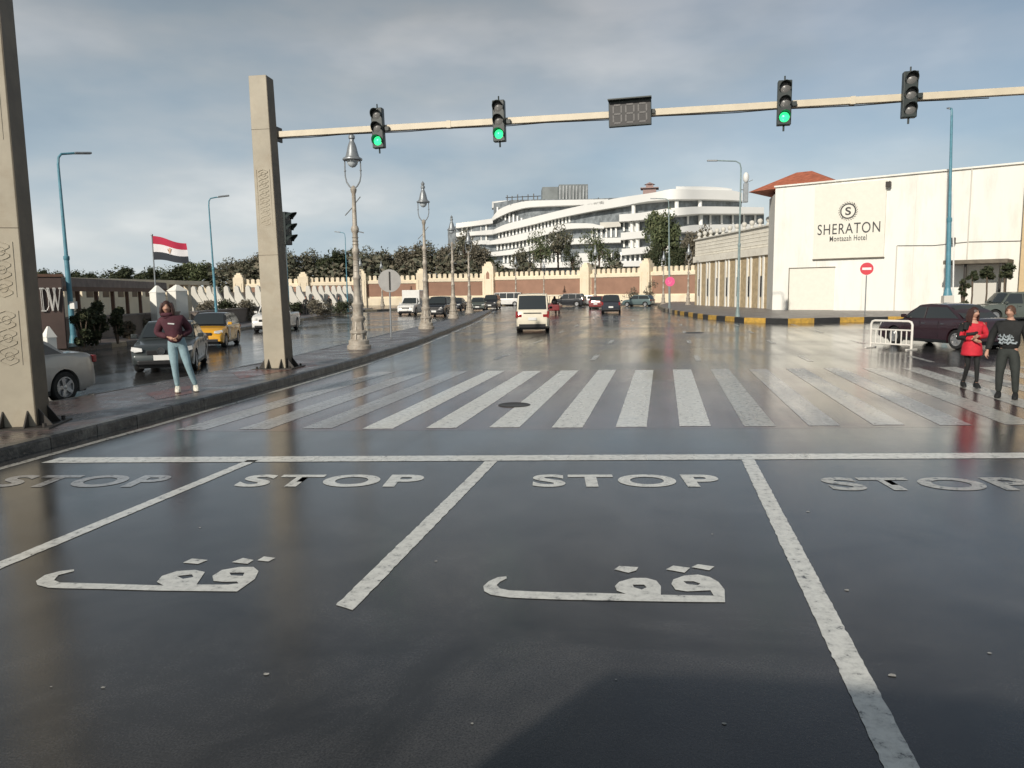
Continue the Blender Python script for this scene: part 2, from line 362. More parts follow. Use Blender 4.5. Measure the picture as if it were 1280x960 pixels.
def curve2d(name, polys, z, m, T=None, extrude=0., parent=None):
    """filled 2D curve (holes cut) turned into a mesh"""
    cu = bpy.data.curves.new(name, 'CURVE'); cu.dimensions = '2D'; cu.fill_mode = 'BOTH'; cu.extrude = extrude
    for poly in polys:
        s = cu.splines.new('POLY'); s.points.add(len(poly)-1); s.use_cyclic_u = True
        for q, p in zip(s.points, poly): q.co = (p[0], p[1], 0, 1)
    o = bpy.data.objects.new(name, cu); COL.objects.link(o)
    return _tomesh(o, name, m, z, T, parent)
def _tomesh(o, name, m, z=0, T=None, parent=None):
    bpy.context.view_layer.update()
    dg = bpy.context.evaluated_depsgraph_get(); me = bpy.data.meshes.new_from_object(o.evaluated_get(dg))
    me.name = name; old = o.data
    bpy.data.objects.remove(o); bpy.data.curves.remove(old)
    me.materials.clear(); me.materials.append(m)
    if T: me.transform(T)
    n = bpy.data.objects.new(name, me); COL.objects.link(n); n.location.z = z
    if parent: n.parent = parent
    return n
def text(name, s, m, T, size=1., extrude=0., parent=None, spacing=1., align='CENTER', bold=0.):
    cu = bpy.data.curves.new(name, 'FONT'); cu.body = s; cu.size = size; cu.extrude = extrude; cu.align_x = align; cu.align_y = 'CENTER'; cu.space_character = spacing; cu.offset = bold
    o = bpy.data.objects.new(name, cu); COL.objects.link(o)
    return _tomesh(o, name, m, 0, T, parent)
def lerp(a, b, t): return a+(b-a)*t
def interp(pts, x):
    if x <= pts[0][0]: return pts[0][1]
    for (a, b), (c, d) in zip(pts, pts[1:]):
        if x <= c: return lerp(b, d, (x-a)/(c-a))
    return pts[-1][1]
def sm(pts, x):                         # smooth curve through the points (monotone cubic)
    if x <= pts[0][0]: return pts[0][1]
    if x >= pts[-1][0]: return pts[-1][1]
    n = len(pts); d = [(pts[i+1][1]-pts[i][1])/(pts[i+1][0]-pts[i][0]) for i in range(n-1)]
    m = [d[0]]+[0 if d[i-1]*d[i] <= 0 else 2*d[i-1]*d[i]/(d[i-1]+d[i]) for i in range(1, n-1)]+[d[-1]]
    for i in range(n-1):
        if x <= pts[i+1][0]:
            h = pts[i+1][0]-pts[i][0]; t = (x-pts[i][0])/h
            return (2*t**3-3*t*t+1)*pts[i][1]+(t**3-2*t*t+t)*h*m[i]+(-2*t**3+3*t*t)*pts[i+1][1]+(t**3-t*t)*h*m[i+1]
def frame(p, n):                        # matrix: local x to the right, local y up, local z along n (horizontal normal)
    n = Vector((n[0], n[1], 0)).normalized(); u = Vector((0, 0, 1)); r = u.cross(n)
    return Matrix((( r.x, u.x, n.x, p[0]), (r.y, u.y, n.y, p[1]), (r.z, u.z, n.z, p[2]), (0, 0, 0, 1)))

# ================================================================= SETTING
gnd = MB(); gnd.add([(-3000, -600, -.06), (3000, -600, -.06), (3000, 5000, -.06), (-3000, 5000, -.06)], [(0, 1, 2, 3)])
tag(gnd.build('ground', M['ground']), kind='structure')
flat('road', [(-60, -40), (60, -40), (60, 60), (45, 128), (-5, 140), (-62, 135), (-75, 60)], 0, M['asphalt'])

# kerb line of the median, from in front of the camera to its far tip
K = [Vector(p) for p in [(-8.25, -30, 0), (-8.3, 2, 0), (-8.36, 8.2, 0), (-8.43, 11, 0), (-8.62, 16, 0), (-8.9, 21, 0), (-9.7, 29, 0), (-11.1, 39, 0), (-13.0, 52, 0), (-15.2, 65, 0), (-17.9, 80, 0)]]
KL = [Vector(p) for p in [(-11.9, -30, 0), (-11.6, 2, 0), (-11.5, 9, 0), (-11.3, 12.4, 0), (-11.25, 16, 0), (-11.35, 21, 0), (-12.3, 29, 0), (-13.5, 39, 0), (-14.9, 52, 0), (-16.5, 65, 0), (-18.5, 80, 0)]]
def strip(name, P, Q, z, m, close=True):
    mb = MB(); n = len(P); vs = [(p.x, p.y, z) for p in P]+[(p.x, p.y, z) for p in Q]
    mb.add(vs, [(i, i+1, n+i+1, n+i) for i in range(n-1)]); o = mb.build(name, m, normals=False)
    if o.data.polygons[0].normal.z < 0: o.data.flip_normals()
    return tag(o, kind='structure')
def offset(P, d):
    out = []
    for i, p in enumerate(P):
        t = (P[min(i+1, len(P)-1)]-P[max(i-1, 0)]).normalized(); out.append(p+Vector((-t.y, t.x, 0))*d)
    return out
def resample(P, step):
    out = []; 
    for a, b in zip(P, P[1:]):
        k = max(1, round((b-a).length/step))
        for i in range(k): out.append(a.lerp(b, i/k))
    return out+[P[-1]]
def kerb(name, P, side, h=.17, wd=.16, stone=1.0, mats=None, pick=None):
    """row of separate kerb stones along P; side = +1: stones lie to the left of the walking direction"""
    Q = resample(P, stone); mb = MB()
    for i, (a, b) in enumerate(zip(Q, Q[1:])):
        t = (b-a).normalized(); nn = Vector((-t.y, t.x, 0))*side*wd; g = t*.008; hh = h+random.uniform(-.006, .006)
        c = [a+g, b-g, b-g+nn, a+g+nn]; e = nn*.15
        mb.m = pick(i) if pick else 0
        vs = [(p.x, p.y, -.02) for p in c]+[(c[0].x, c[0].y, hh-.03), (c[1].x, c[1].y, hh-.03)]+[(q.x, q.y, hh) for q in (c[1]+e, c[2], c[3], c[0]+e)]
        mb.add(vs, [(0, 1, 5, 4), (4, 5, 6, 9), (9, 6, 7, 8), (1, 2, 7, 6, 5), (2, 3, 8, 7), (3, 0, 4, 9, 8)])
    return tag(mb.build(name, mats or M['kerb']), kind='structure')
kerb('median_kerb', K, 1)
kerb('median_kerb', KL, -1, h=.16)
strip('median_paving', offset(K, .16), offset(KL, -.16), .155, M['paving'])
flat('red_paving_patch', [tuple(G(182, 492, .15).xy), tuple(G(238, 482, .15).xy), tuple(G(240, 492, .15).xy), tuple(G(196, 500, .15).xy)], .160, M['redpaving'])
flat('red_paving_patch', [tuple(G(290, 466, .15).xy), tuple(G(392, 452, .15).xy), tuple(G(396, 457, .15).xy), tuple(G(300, 474, .15).xy)], .160, M['redpaving'])
# pale edge line along the median
strip('edge_line', offset(K, -.28)[1:], offset(K, -.40)[1:], .004, M['paint_old'])

# left pavement
SLK = [Vector(p) for p in [(-21, -20, 0), (-21.6, 10, 0), (-22.0, 24.8, 0), (-22.6, 31, 0), (-24.0, 40, 0), (-27.6, 55, 0), (-32.0, 76, 0), (-37, 95, 0)]]
kerb('pavement_kerb', SLK, 1, h=.2, wd=.2, mats=[M['kerb'], M['kerb_pale']], pick=lambda i: 1 if (i % 4 == 0) else 0)
strip('pavement', offset(SLK, .2), offset(SLK, 5.2), .18, M['side_paving'])
# far island in front of the boundary wall
FI = [G(440, 392.5), G(500, 390), G(560, 385), G(640, 380.5), G(760, 379.5), G(860, 380.5), G(960, 383)]
# right island with the yellow and black kerb
RK = [G(p, q) for p, q in [(822, 384), (829, 389), (850, 393.5), (885, 399), (930, 403), (985, 404.5), (1050, 403), (1110, 402), (1200, 401), (1290, 400), (1500, 398)]]
_L = resample(RK, 1.6)
kerb('striped_kerb', RK, 1, h=.30, wd=.25, stone=1.6, mats=[M['kerb_black'], M['kerb_yellow'], M['kerb_pale']], pick=lambda i: 0 if i % 2 else (2 if i < len(_L)*.30 else 1))
flat('right_pavement', [tuple(p.xy) for p in offset(RK, .24)]+[(60, 120), (20, 170), (3.0, 140)], .285, M['side_paving'])

# ---- road markings
SK = .163
def gy(x, y0): return y0 + SK*x
def line(name, x0, x1, y0, y1, m, z=.004, dy=0.):
    return flat(name, [(x0, gy(x0, y0)), (x1, gy(x1, y0)), (x1, gy(x1, y1)), (x0, gy(x0, y1))], z, m)
line('stop_line', -7.75, 4.9, 9.52, 9.84, M['paint'], .0045)
line('stop_line', 4.9, 14, 9.52, 9.84, M['paint_old'], .0045)
flat('lane_line', [(-5.18, 4.0), (-5.04, 4.0), (-5.04, 8.80), (-5.18, 8.78)], .0045, M['paint'])
flat('lane_line', [(-2.155, 4.66), (-2.005, 4.60), (-2.005, 9.17), (-2.155, 9.14)], .0045, M['paint'])
flat('lane_line', [(.975, -6), (1.13, -6), (1.13, 9.70), (.975, 9.67)], .0045, M['paint'])
for x in (-5.1, -2.08, 1.05, 4.2, 7.4):
    for k in range(5):
        y = 23.2+k*7.5
        if x < -5 and k > 3: continue
        flat('lane_dash', [(x-.08, y), (x+.08, y), (x+.08, y+2.0), (x-.08, y+2.0)], .0045, M['paint_old'])
# crossing
y0, y1 = 11.86, 20.6
line('crossing_surface', -8.2, 16, y0-.15, y1+.15, M['redpaint'], .0009)
xs0 = G(470, 537).x
k = -4
while xs0+k*.97 < 15.5:
    x = xs0+k*.97
    mm = M['paint_faint'] if (x < -4.9 or 1.8 < x < 5.0) else (M['paint'] if x < 1.1 else (M['paint_old']))
    if x > -8.0: line('crossing_stripe', x-.235, x+.235, y0+.03*((k*7) % 3), y1-.06*((k*5) % 3), mm, .0045)
    k += 1
# STOP words
for (xa, xb, yc, m) in ((0, 206, 601.5, 'paint_faint'), (302, 528, 601, 'paint'), (666, 900, 601, 'paint'), (1032, 1290, 605, 'paint_old')):
    a, b = G(xa, yc), G(xb, yc); c = (a+b)/2; wd = (b-a).length; ang = math.atan2((b-a).y, (b-a).x)
    o = text('stop_word_marking', 'STOP', M[m], None, 1., bold=.034, spacing=1.12)
    xs = [v.co.x for v in o.data.vertices]; ys = [v.co.y for v in o.data.vertices]
    sx = wd/(max(xs)-min(xs)); sy = .56/(max(ys)-min(ys))
    T = Matrix.Translation((c.x, c.y, .0045)) @ Matrix.Rotation(ang, 4, 'Z') @ Matrix.Diagonal((sx, sy, 1, 1)) @ Matrix.Translation((-(max(xs)+min(xs))/2, -(max(ys)+min(ys))/2, 0))
    o.data.transform(T); tag(o, kind='structure')
ar1 = ([(188,146),(150,150),(110,168),(86,190),(90,212),(120,228),(200,240),(300,245),(450,250),(700,255),(1000,260),(1160,261),(1158,205),(1130,170),(1090,148),(1040,138),(980,142),(930,160),(922,180),(940,205),(990,213),(1060,210),(1095,208),(1110,232),(1000,230),(875,228),(875,190),(855,165),(810,153),(750,153),(690,170),(670,190),(680,210),(720,224),(600,220),(450,218),(300,213),(200,208),(160,200),(145,185),(160,170),(190,155)],
       [(750,183),(800,183),(812,195),(790,205),(755,195)], [(975,168),(1020,168),(1050,178),(1040,186),(990,180)],
       [(668,115),(690,100),(775,105),(765,120),(730,130)], [(898,115),(930,98),(1005,108),(980,130)], [(1010,105),(1040,92),(1113,102),(1090,119)])
ar2 = ([(247,86),(200,92),(150,105),(120,125),(125,138),(160,147),(200,149),(350,152),(520,157),(790,160),(850,118),(862,92),(845,78),(800,78),(740,88),(708,108),(712,125),(750,128),(790,127),(795,133),(760,137),(655,137),(670,115),(683,95),(650,88),(590,92),(540,108),(523,128),(545,140),(350,134),(200,130),(180,122),(195,105),(247,92)],
       [(590,108),(640,103),(645,112),(610,118)], [(765,97),(815,97),(810,108),(770,106)],
       [(610,64),(640,50),(693,55),(660,68)], [(773,62),(810,48),(845,55),(825,68)], [(858,56),(880,43),(918,48),(895,60)])
for polys, ox, s_ in ((ar1, 580, 3.5556), (ar2, 0, 2.6667)):
    tag(curve2d('arabic_stop_marking', [[G(ox+p/s_, 680+q/s_).xy for p, q in poly] for poly in polys], .0045, M['paint']), kind='structure')

rs = random.Random(3)
for px, py, r in ((129, 860, .022), (333, 843, .03), (64, 859, .012), (545, 702, .02), (1115, 845, .04), (1058, 738, .03), (1237, 817, .02), (489, 690, .012), (890, 668, .015), (1010, 640, .03), (250, 660, .02), (770, 850, .012), (590, 905, .014), (905, 905, .02)):
    c_ = G(px, py); r *= .45; b_ = [(c_.x+r*(1+.5*rs.random())*math.cos(a*math.pi/4), c_.y+r*(.6+.7*rs.random())*math.sin(a*math.pi/4)) for a in range(8)]
    flat('pale_scrap', b_, .0045, M['scrap'])
def manhole(px, py, r, label):
    p = G(px, py); o = MB(); o.lathe([(r, -.02), (r, .006), (r*.93, .012), (r*.9, .009), (.0, .009)], n=24)
    t = o.build('manhole_cover', M['iron'], smooth=True, loc=(p.x, p.y, .004)); tag(t, label, 'manhole cover')
manhole(643, 506.5, .30, 'round dark manhole cover on the middle of the striped crossing')
manhole(868, 416, .45, 'dark manhole cover on the road ahead, near the striped kerb')

# ================================================================= GANTRY PILLARS
def carve(mb, x0, x1, z0, z1, y):
    """interlaced relief on a face that looks along -y"""
    wd = x1-x0; n = max(2, round((z1-z0)/(wd*.8)))
    for i in range(n):
        zc = z0+(i+.5)*(z1-z0)/n; hh = (z1-z0)/n
        for sx in (-1, 1):
            mb.tube([(x0+wd/2+sx*wd*.42*math.sin(t*math.pi*2/10), y, zc-hh/2+hh*t/10) for t in range(11)], .008, 5)
        mb.tube([(x0+wd/2+wd*.2*math.cos(t*math.pi/5), y, zc+wd*.2*math.sin(t*math.pi/5)) for t in range(11)], .007, 5)
    for xx in (x0-.02, x1+.02): mb.tube([(xx, y, z0), (xx, y, z1)], .006, 5)
def pillar(px, py, w0, w1, h, carves, label, rz, lean=0.):
    p = G(px, py, .155)
    t = thing('gantry_pillar', label, 'gantry pillar', (p.x, p.y, .155), rz, 'tall beige pillars on the median')
    t.rotation_euler.y = lean
    mb = MB(); mb.box((0, 0, h/2), (w0, w0*.92, h), 0, (w1/w0, w1/w0)); o = mb.build('shaft', M['beige_stone'], t, bevel=.012)
    mb = MB(); k1 = w1/w0; mb.slab([(w0/2+.004, -w0*.455, .02), (w0/2+.004, w0*.455, .02), (w1/2+.004, w1*.455, h-.02), (w1/2+.004, -w1*.455, h-.02)], (.006, 0, 0)); mb.build('dark_side_sheet', M['pillar_side'], t)  # thin brown sheet, darker than the shaft, over its right face only
    c = MB()
    for a, b in carves:
        f = lambda z: lerp(w0, w1, z/h)*.46+.003
        ys = (f(a)+f(b))/2
        c.T = Matrix.Shear('XY', 4, (0, 0)); carve(c, -w0*.27, w0*.27, a, b, -ys)
    c.build('carved_panel', M['beige_stone'], t)
    for zz in [2.95, 6.1]:
        if zz < h-.5:
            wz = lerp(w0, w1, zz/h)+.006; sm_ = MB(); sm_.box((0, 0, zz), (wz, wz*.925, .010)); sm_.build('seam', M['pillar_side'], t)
    b = MB(); b.box((0, 0, .012), (w0*1.9, w0*1.7, .024)); b.build('base_plate', M['iron'], t)
    g = MB()
    for sx in (-1, 1):
        for q in (-.3, .3):
            g.slab([(sx*w0/2, q*w0, .02), (sx*w0*.85, q*w0, .02), (sx*w0/2, q*w0, .30)], (0, .02, 0))
            g.slab([(q*w0, sx*w0*.46, .02), (q*w0, sx*w0*.80, .02), (q*w0, sx*w0*.46, .26)], (.02, 0, 0))
    g.build('gusset', M['iron'], t)
    bb = MB()
    for sx in (-1, 1):
        for sy in (-1, 1): bb.lathe([(.03, .0), (.03, .06), (.0, .065)], (sx*w0*.78, sy*w0*.66, .02), 8)
    bb.build('anchor_bolts', M['iron'], t)
    return t
P1 = pillar(29, 532, .56, .50, 8.9, [(.95, 1.75), (1.95, 2.75), (4.2, 5.4)], 'nearest beige gantry pillar, cut off by the left edge of the photo', R_(22), 0)
P2 = pillar(349, 460, .57, .46, 7.42, [(3.7, 5.1)], 'beige gantry pillar carrying the traffic light beam', R_(5), -.016)
M['rust'] = mat('rust', (.2, .09, .04), .8, var=.3)
# ---- beam (level box section)
zb = 6.78
pL = None
def at_z(px, py, z):
    r = ray(px, py); t = (z-CH)/r.z; return Vector((r.x*t, r.y*t, z))
bL, bR = at_z(348, 168.5, zb), at_z(1280, 113.5, zb)
bdir = (bR-bL).normalized(); bEnd = bL+bdir*((bR-bL).length+2.2)
beam = thing('signal_beam', 'long horizontal cream beam over the road holding the traffic lights', 'beam', tuple(bL))
b = MB(); b.bar((0, 0, 0), bEnd-bL, .17, .17); b.build('box_beam', M['beam'], beam, bevel=.01)
b = MB(); b.bar(-bdir*.02, bdir*.02+bdir*.02, .34, .42); b.build('end_flange', M['iron'], beam, bevel=.01)
for dd_ in (5.2, 10.6, 15.8):
    b = MB(); b.bar(bdir*dd_, bdir*(dd_+.12), .195, .195); b.build('splice_collar', M['beam'], beam)
b = MB(); b.tube([bdir*k+Vector((0, .03, -.105-.015*math.sin(k*2.1))) for k in range(0, 20)], .012, 5); b.build('cable', M['iron'], beam)
P3 = dup(P2, (bEnd.x+.35, bEnd.y+.05, 0.0), R_(5), 'beige gantry pillar at the right end of the traffic light beam')
def beam_at(px):                        # point of the beam seen at column px
    n = Vector((-bdir.y, bdir.x, 0)); a = ray(px, 300); b2 = ray(px, 100)
    pn = a.cross(b2); o = Vector((0, 0, CH)); t = (o-bL).dot(pn)/bdir.dot(pn); return bL+bdir*t
brz = math.atan2(bdir.y, bdir.x)
def signal_head(px, dz, label, lit, lean=.0, grp='traffic lights on the beam'):
    p = beam_at(px); t = thing('traffic_light', label, 'traffic light', (p.x, p.y, p.z+dz), brz, grp); t.rotation_euler.y = lean
    w_, h_ = .34, 1.10
    b = MB(); b.box((0, -.19, 0), (w_, .2, h_)); b.build('housing', M['signal'], t, bevel=.02)
    b = MB(); b.tube([(0, -.19, h_/2), (0, -.19, h_/2+.12)], .02, 8); b.build('mounting_pin', M['signal'], t); b = MB(); b.tube([(0, -.19, -h_/2-.14), (0, -.19, -h_/2)], .025, 8); b.build('mounting_pin', M['signal'], t)
    b = MB(); b.box((w_/2+.07, -.12, -.02), (.14, .14, .12)); b.build('bracket', M['signal'], t, bevel=.01)
    for i, z in enumerate((.36, 0, -.36)):
        on = (i == 2 and lit)
        l_ = MB(); l_.lathe([(.0, -.045), (.07, -.035), (.125, 0), (.125, .02)], (0, -.29, z), 20, 'y'); l_.build('lamp', M['green_on'] if on else M['signal_off'], t, smooth=True)
        v = MB(); n = 18; vs = []; fs = []
        for k_ in range(n+1):
            a = R_(-25)+R_(230)*k_/n; ln = .20*(.55+.45*math.sin(max(0, min(math.pi, a))))
            for rr, yy in ((.140, -.29), (.140, -.29-ln), (.150, -.29-ln), (.150, -.29)): vs.append((rr*math.cos(a), yy, z+rr*math.sin(a)))
        for k_ in range(n):
            for q in range(4): fs.append((k_*4+q, k_*4+(q+1) % 4, (k_+1)*4+(q+1) % 4, (k_+1)*4+q))
        v.add(vs, fs); v.build('visor', M['signal'], t)
    return t
signal_head(476, -.03, 'traffic light showing green, first from the left on the beam', True, -.03)
signal_head(626, -.03, 'traffic light showing green, beside the timer panel on its left', True, -.02)
signal_head(979, .0, 'traffic light showing green, between the timer panel and the unlit light', True, .0)
signal_head(1134, .02, 'unlit traffic light, last to the right on the beam', False, .0)
p = beam_at(788); t = thing('countdown_timer', 'dark rectangular timer panel with three dead digits, on the middle of the beam', 'timer panel', (p.x, p.y, p.z), brz)
t.rotation_euler.y = -.02
b = MB(); b.box((0, -.17, -.02), (1.12, .14, .66)); b.build('case', M['signal'], t, bevel=.012)
b = MB(); b.box((0, -.29, .325), (1.14, .26, .03)); b.build('hood', M['signal'], t)
b = MB(); b.box((0, -.242, -.03), (1.06, .006, .58)); b.build('display_face', M['panel_face'], t)
for i in range(3):
    x = -.33+i*.33; d = MB(); y = -.25
    for zz in (.20, -.03, -.26): d.box((x, y, zz), (.17, .008, .04))
    for xx in (-.105, .105):
        for zz in (.085, -.145): d.box((x+xx, y, zz), (.04, .008, .18))
    d.build('dead_digit', M['segment'], t)
b = MB(); b.box((.6, -.1, 0), (.1, .12, .1)); b.build('bracket', M['signal'], t)

# side signal on its own post beside the second pillar
p = G(362, 438, .16)
t = thing('post_signal', 'dark traffic light on a slim post, turned sideways behind the second pillar', 'traffic light', (p.x, p.y, .16), R_(78))
b = MB(); b.tube([(0, 0, 0), (0, 0, 4.6)], .05, 8); b.build('post', M['lamp_grey'], t)
b = MB(); b.box((0, -.1, 4.15), (.34, .2, 1.1)); b.build('housing', M['signal'], t, bevel=.02)
for z in (4.52, 4.15, 3.78):
    l_ = MB(); l_.lathe([(.0, -.04), (.12, 0), (.12, .02)], (0, -.2, z), 16, 'y'); l_.build('lamp', M['signal_off'], t)
    v = MB(); vs = []; fs = []; n = 14
    for k_ in range(n+1):
        a = R_(-20)+R_(220)*k_/n; ln = .34*(.25+.75*math.sin(max(0, min(math.pi, a))))
        for rr, yy in ((.14, -.2), (.155, -.2-ln), (.165, -.2-ln), (.15, -.2)): vs.append((rr*math.cos(a), yy, z+rr*math.sin(a)))
    for k_ in range(n):
        for q in range(4): fs.append((k_*4+q, k_*4+(q+1) % 4, (k_+1)*4+(q+1) % 4, (k_+1)*4+q))
    v.add(vs, fs); v.build('visor', M['signal'], t)

# ================================================================= ORNATE LAMPS
def ornate_lamp(label, loc):
    t = thing('ornate_lamp_post', label, 'street lamp', loc, 0, 'ornate cast lamp posts')
    b = MB(); b.lathe([(.42, 0), (.42, .12), (.36, .16), (.36, .30), (.27, .36), (.24, .5), (.30, .56), (.30, .62), (.22, .68), (.20, .95), (.25, 1.02), (.25, 1.1), (.19, 1.16), (.17, 1.45), (.21, 1.52), (.21, 1.58), (.15, 1.64), (.13, 1.85)], n=24)
    for k in range(8):
        a = k*math.pi/4; b.bar((.3*math.cos(a), .3*math.sin(a), .30), (.2*math.cos(a), .2*math.sin(a), .95), .05, .03)
    b.build('pedestal', M['lamp_stone'], t, smooth=True)
    b = MB(); pr = [(.13, 1.85), (.115, 2.4), (.14, 2.44), (.14, 2.52), (.11, 2.56), (.10, 3.3), (.13, 3.34), (.13, 3.46), (.10, 3.5), (.09, 4.0), (.12, 4.05), (.14, 4.14), (.12, 4.22), (.08, 4.28), (.065, 5.35), (.09, 5.4), (.11, 5.5), (.06, 5.58), (.03, 5.62)]
    b.lathe(pr, n=16)
    for z in (2.7, 2.9, 3.1, 3.62, 3.74, 3.86):
        b.lathe([(.1, z-.015), (.122, z), (.1, z+.015)], n=16)
    b.build('column', M['lamp_stone'], t, smooth=True)
    f = MB()
    for s in (-1, 1):
        f.tube([(s*.02, 0, 5.52), (s*.14, 0, 5.6), (s*.24, 0, 5.75), (s*.285, 0, 5.95), (s*.285, 0, 6.5)], [.03, .028, .026, .024, .024], 8)
        f.sphere((s*.285, 0, 6.12), .04, 8, 6)
    f.build('fork', M['lamp_grey'], t, smooth=True)
    c = MB(); c.lathe([(.33, 6.47), (.34, 6.50), (.33, 6.53), (.24, 6.58), (.20, 6.7), (.15, 6.92), (.10, 7.06), (.075, 7.1), (.075, 7.16), (.11, 7.2), (.11, 7.28), (.06, 7.32), (.09, 7.38), (.09, 7.44), (.03, 7.5), (.0, 7.56)], n=20)
    c.build('lamp_hood', M['lamp_grey'], t, smooth=True)
    g = MB(); g.lathe([(.0, 6.22), (.09, 6.25), (.17, 6.34), (.2, 6.48)], n=18); g.build('lamp_bowl', M['lamp_glass'], t, smooth=True)
    for a_, c_ in (((.0, 0, 4.95), (-.32, -.05, 4.62)), ((.0, 0, 4.98), (.22, .05, 5.25)), ((0, 0, 4.1), (.3, .05, 4.02))):
        m = MB(); m.tube([a_, c_], .02, 6); m.build('flag_holder', M['lamp_grey'], t)
    return t
lp = ornate_lamp('tallest ornate lamp post, first beyond the second pillar on the median', tuple(G(449, 436, .155)))
for px, py, lb, s in ((533, 411, 'ornate lamp post on the median in front of the small white truck', 1.03), (567, 398, 'ornate lamp post on the median, third along from the pillars', 1.0),
                  (587, 391.5, 'ornate lamp post at the far narrow tip of the median', 1.0)):
    dup(lp, tuple(G(px, py, .155)), 0, lb, s)
for px, top, D, lb in ((452, 322, 118, 'small far ornate lamp post left of the round sign back'), (478, 326, 126, 'small far ornate lamp post just behind the round sign back'),
                   (645, 320, 115, 'far ornate lamp post seen above the white van, before the brown wall panel'), (680, 326, 122, 'far ornate lamp post right of the white van, before the wall'),
                   (744, 306, 88, 'ornate lamp post beside the second cream wall tower from the right'), (829, 314, 98, 'ornate lamp post just left of the pink round sign'),
                   (860, 305, 90, 'ornate lamp post just right of the pink round sign')):
    q = A(px, 379, D); z0 = 0; zt = A(px, top, D).z; dup(lp, (q.x, q.y, 0), 0, lb, zt/7.56)

# ================================================================= STREET LIGHTS
def street_light(px, py, top, armdir, label, m, r=.09, lean=0., base=0., z0=0.):
    p = G(px, py, z0); hh = (ray(px, top).z/ray(px, py).z)
    D = (p.x*p.x+p.y*p.y)**.5; rr = ray(px, top); H_ = CH+rr.z*D/((rr.x**2+rr.y**2)**.5)
    t = thing('street_light', label, 'street light', tuple(p), 0, 'tall painted street lights'); t.rotation_euler.y = lean
    b = MB(); b.tube([(0, 0, base), (0, 0, H_*.45), (0, 0, H_*.47), (0, 0, H_-.5)], [r, r*.8, r*.62, r*.42], 10); b.lathe([(r*1.7, base), (r*1.6, base+.12), (r*1.05, base+.5)], n=10)
    b.lathe([(r*.8, H_*.45), (r*.98, H_*.455), (r*.98, H_*.47), (r*.6, H_*.475)], n=10)
    b.build('pole', m, t, smooth=True)
    b = MB(); ax, ay = armdir
    pts = [(0, 0, H_-.55), (ax*.05, ay*.05, H_-.25), (ax*.22, ay*.22, H_-.1), (ax, ay, H_)]
    b.tube(pts, r*.4, 8); b.build('arm', m, t, smooth=True)
    b = MB(); v = Vector((ax, ay, .08)).normalized(); q = Vector((ax, ay, H_)); b.bar(q-v*.05, q+v*.62, .2, .09); b.build('lamp_head', M['lamp_grey'], t, bevel=.03)
    return t, H_
a, h_ = street_light(93, 434, 190, (.35, .6), 'bright blue street light beside the dark lettered wall', M['teal'], .12, -.01)
b = MB(); b.box((.18, -.05, 1.75), (.22, .18, .3)); b.build('junction_box', M['white'], a)
street_light(272, 412, 246, (.5, .3), 'blue street light behind the black and yellow taxi', M['teal'], .09, -.015)
street_light(435, 392, 290, (-.6, .1), 'thin far blue street light beside the tallest ornate lamp', M['teal'], .08)
street_light(362, 400, 300, (-.5, .1), 'thin far blue street light half behind the second pillar', M['teal'], .07)
street_light(837, 388, 247, (-1.2, .2), 'blue-green street light at the pink round sign', M['teal_grey'], .12, -.02)
a, h_ = street_light(922, 396, 205, (-1.5, .1), 'grey street light with a white lantern before the sandstone fins', M['teal_grey'], .10, 0, z0=.28)
b = MB(); b.box((.32, 0, h_-2.1), (.3, .3, 1.2)); b.build('camera_box', M['lamp_grey'], a, bevel=.03)
b = MB(); b.sphere((.32, 0, h_-1.15), (.19, .19, .34)); b.build('lantern', M['white'], a, smooth=True)
b = MB(); b.tube([(0, 0, h_-1.9), (.32, 0, h_-1.9)], .03, 6); b.tube([(.3, 0, h_-1.5), (.75, 0, h_-1.3)], .02, 6); b.build('bracket', M['lamp_grey'], a)
a, h_ = street_light(1184, 392, 141, (.02, .3), 'tall teal street light standing in front of the white hotel wall', M['teal'], .17, -.03, z0=.28, base=1.2)
b = MB(); b.box((0, 0, .6), (.7, .7, 1.2), 0, (.85, .85)); b.build('plinth', M['white_wall2'], a, bevel=.02)
b = MB(); b.tube([(.32, -.05, .9), (.30, -.03, 4.), (.12, 0, 8.0)], .05, 8); b.build('conduit', M['white'], a)

# ================================================================= SIGNS
def post_sign(px, base, py, r, label, cat, kind, D=None, z0=0.):
    p = G(px, base, z0); D = (p.x**2+p.y**2)**.5; rr = ray(px, py); zc = CH+rr.z*D/((rr.x**2+rr.y**2)**.5)-z0
    a = math.atan2(p.y, p.x)-math.pi/2
    t = thing('road_sign', label, cat, tuple(p), a)
    b = MB(); b.tube([(0, 0, 0), (0, 0, zc+r*.7)], .035, 8); b.build('post', M['lamp_grey'], t)
    b = MB(); b.lathe([(r, -.05), (r, -.035), (r, -.03)], (0, 0, zc), 28, 'y'); 
    if kind == 'noentry':
        b.build('disc', M['red'], t); b = MB(); b.box((0, -.056, zc), (r*1.35, .012, r*.38)); b.build('white_bar', M['white'], t)
        b = MB(); b.lathe([(r*1.06, -.045), (r*1.06, -.03), (r*.9, -.03)], (0, 0, zc), 28, 'y'); b.build('rim', M['white'], t)
    elif kind == 'pink':
        b.build('disc', M['pink'], t); b = MB()
        for s in (-1, 1): b.bar((s*.1*r, -.058, zc-.35*r), (s*.4*r, -.058, zc+.3*r), .1*r, .01)
        b.bar((-.45*r, -.058, zc-.42*r), (.2*r, -.058, zc-.5*r), .09*r, .01)
        b.build('white_mark', M['white'], t)
    else: b.build('disc', M['sign_back'], t); b = MB(); b.bar((0, -.07, zc-r*.8), (0, -.07, zc+r*.8), .05, .03); b.build('rail', M['iron'], t)
    return t
post_sign(489, 421, 351, .50, 'large round grey sign seen from the back, on the median past the tallest lamp', 'road sign', 'back', z0=.155)
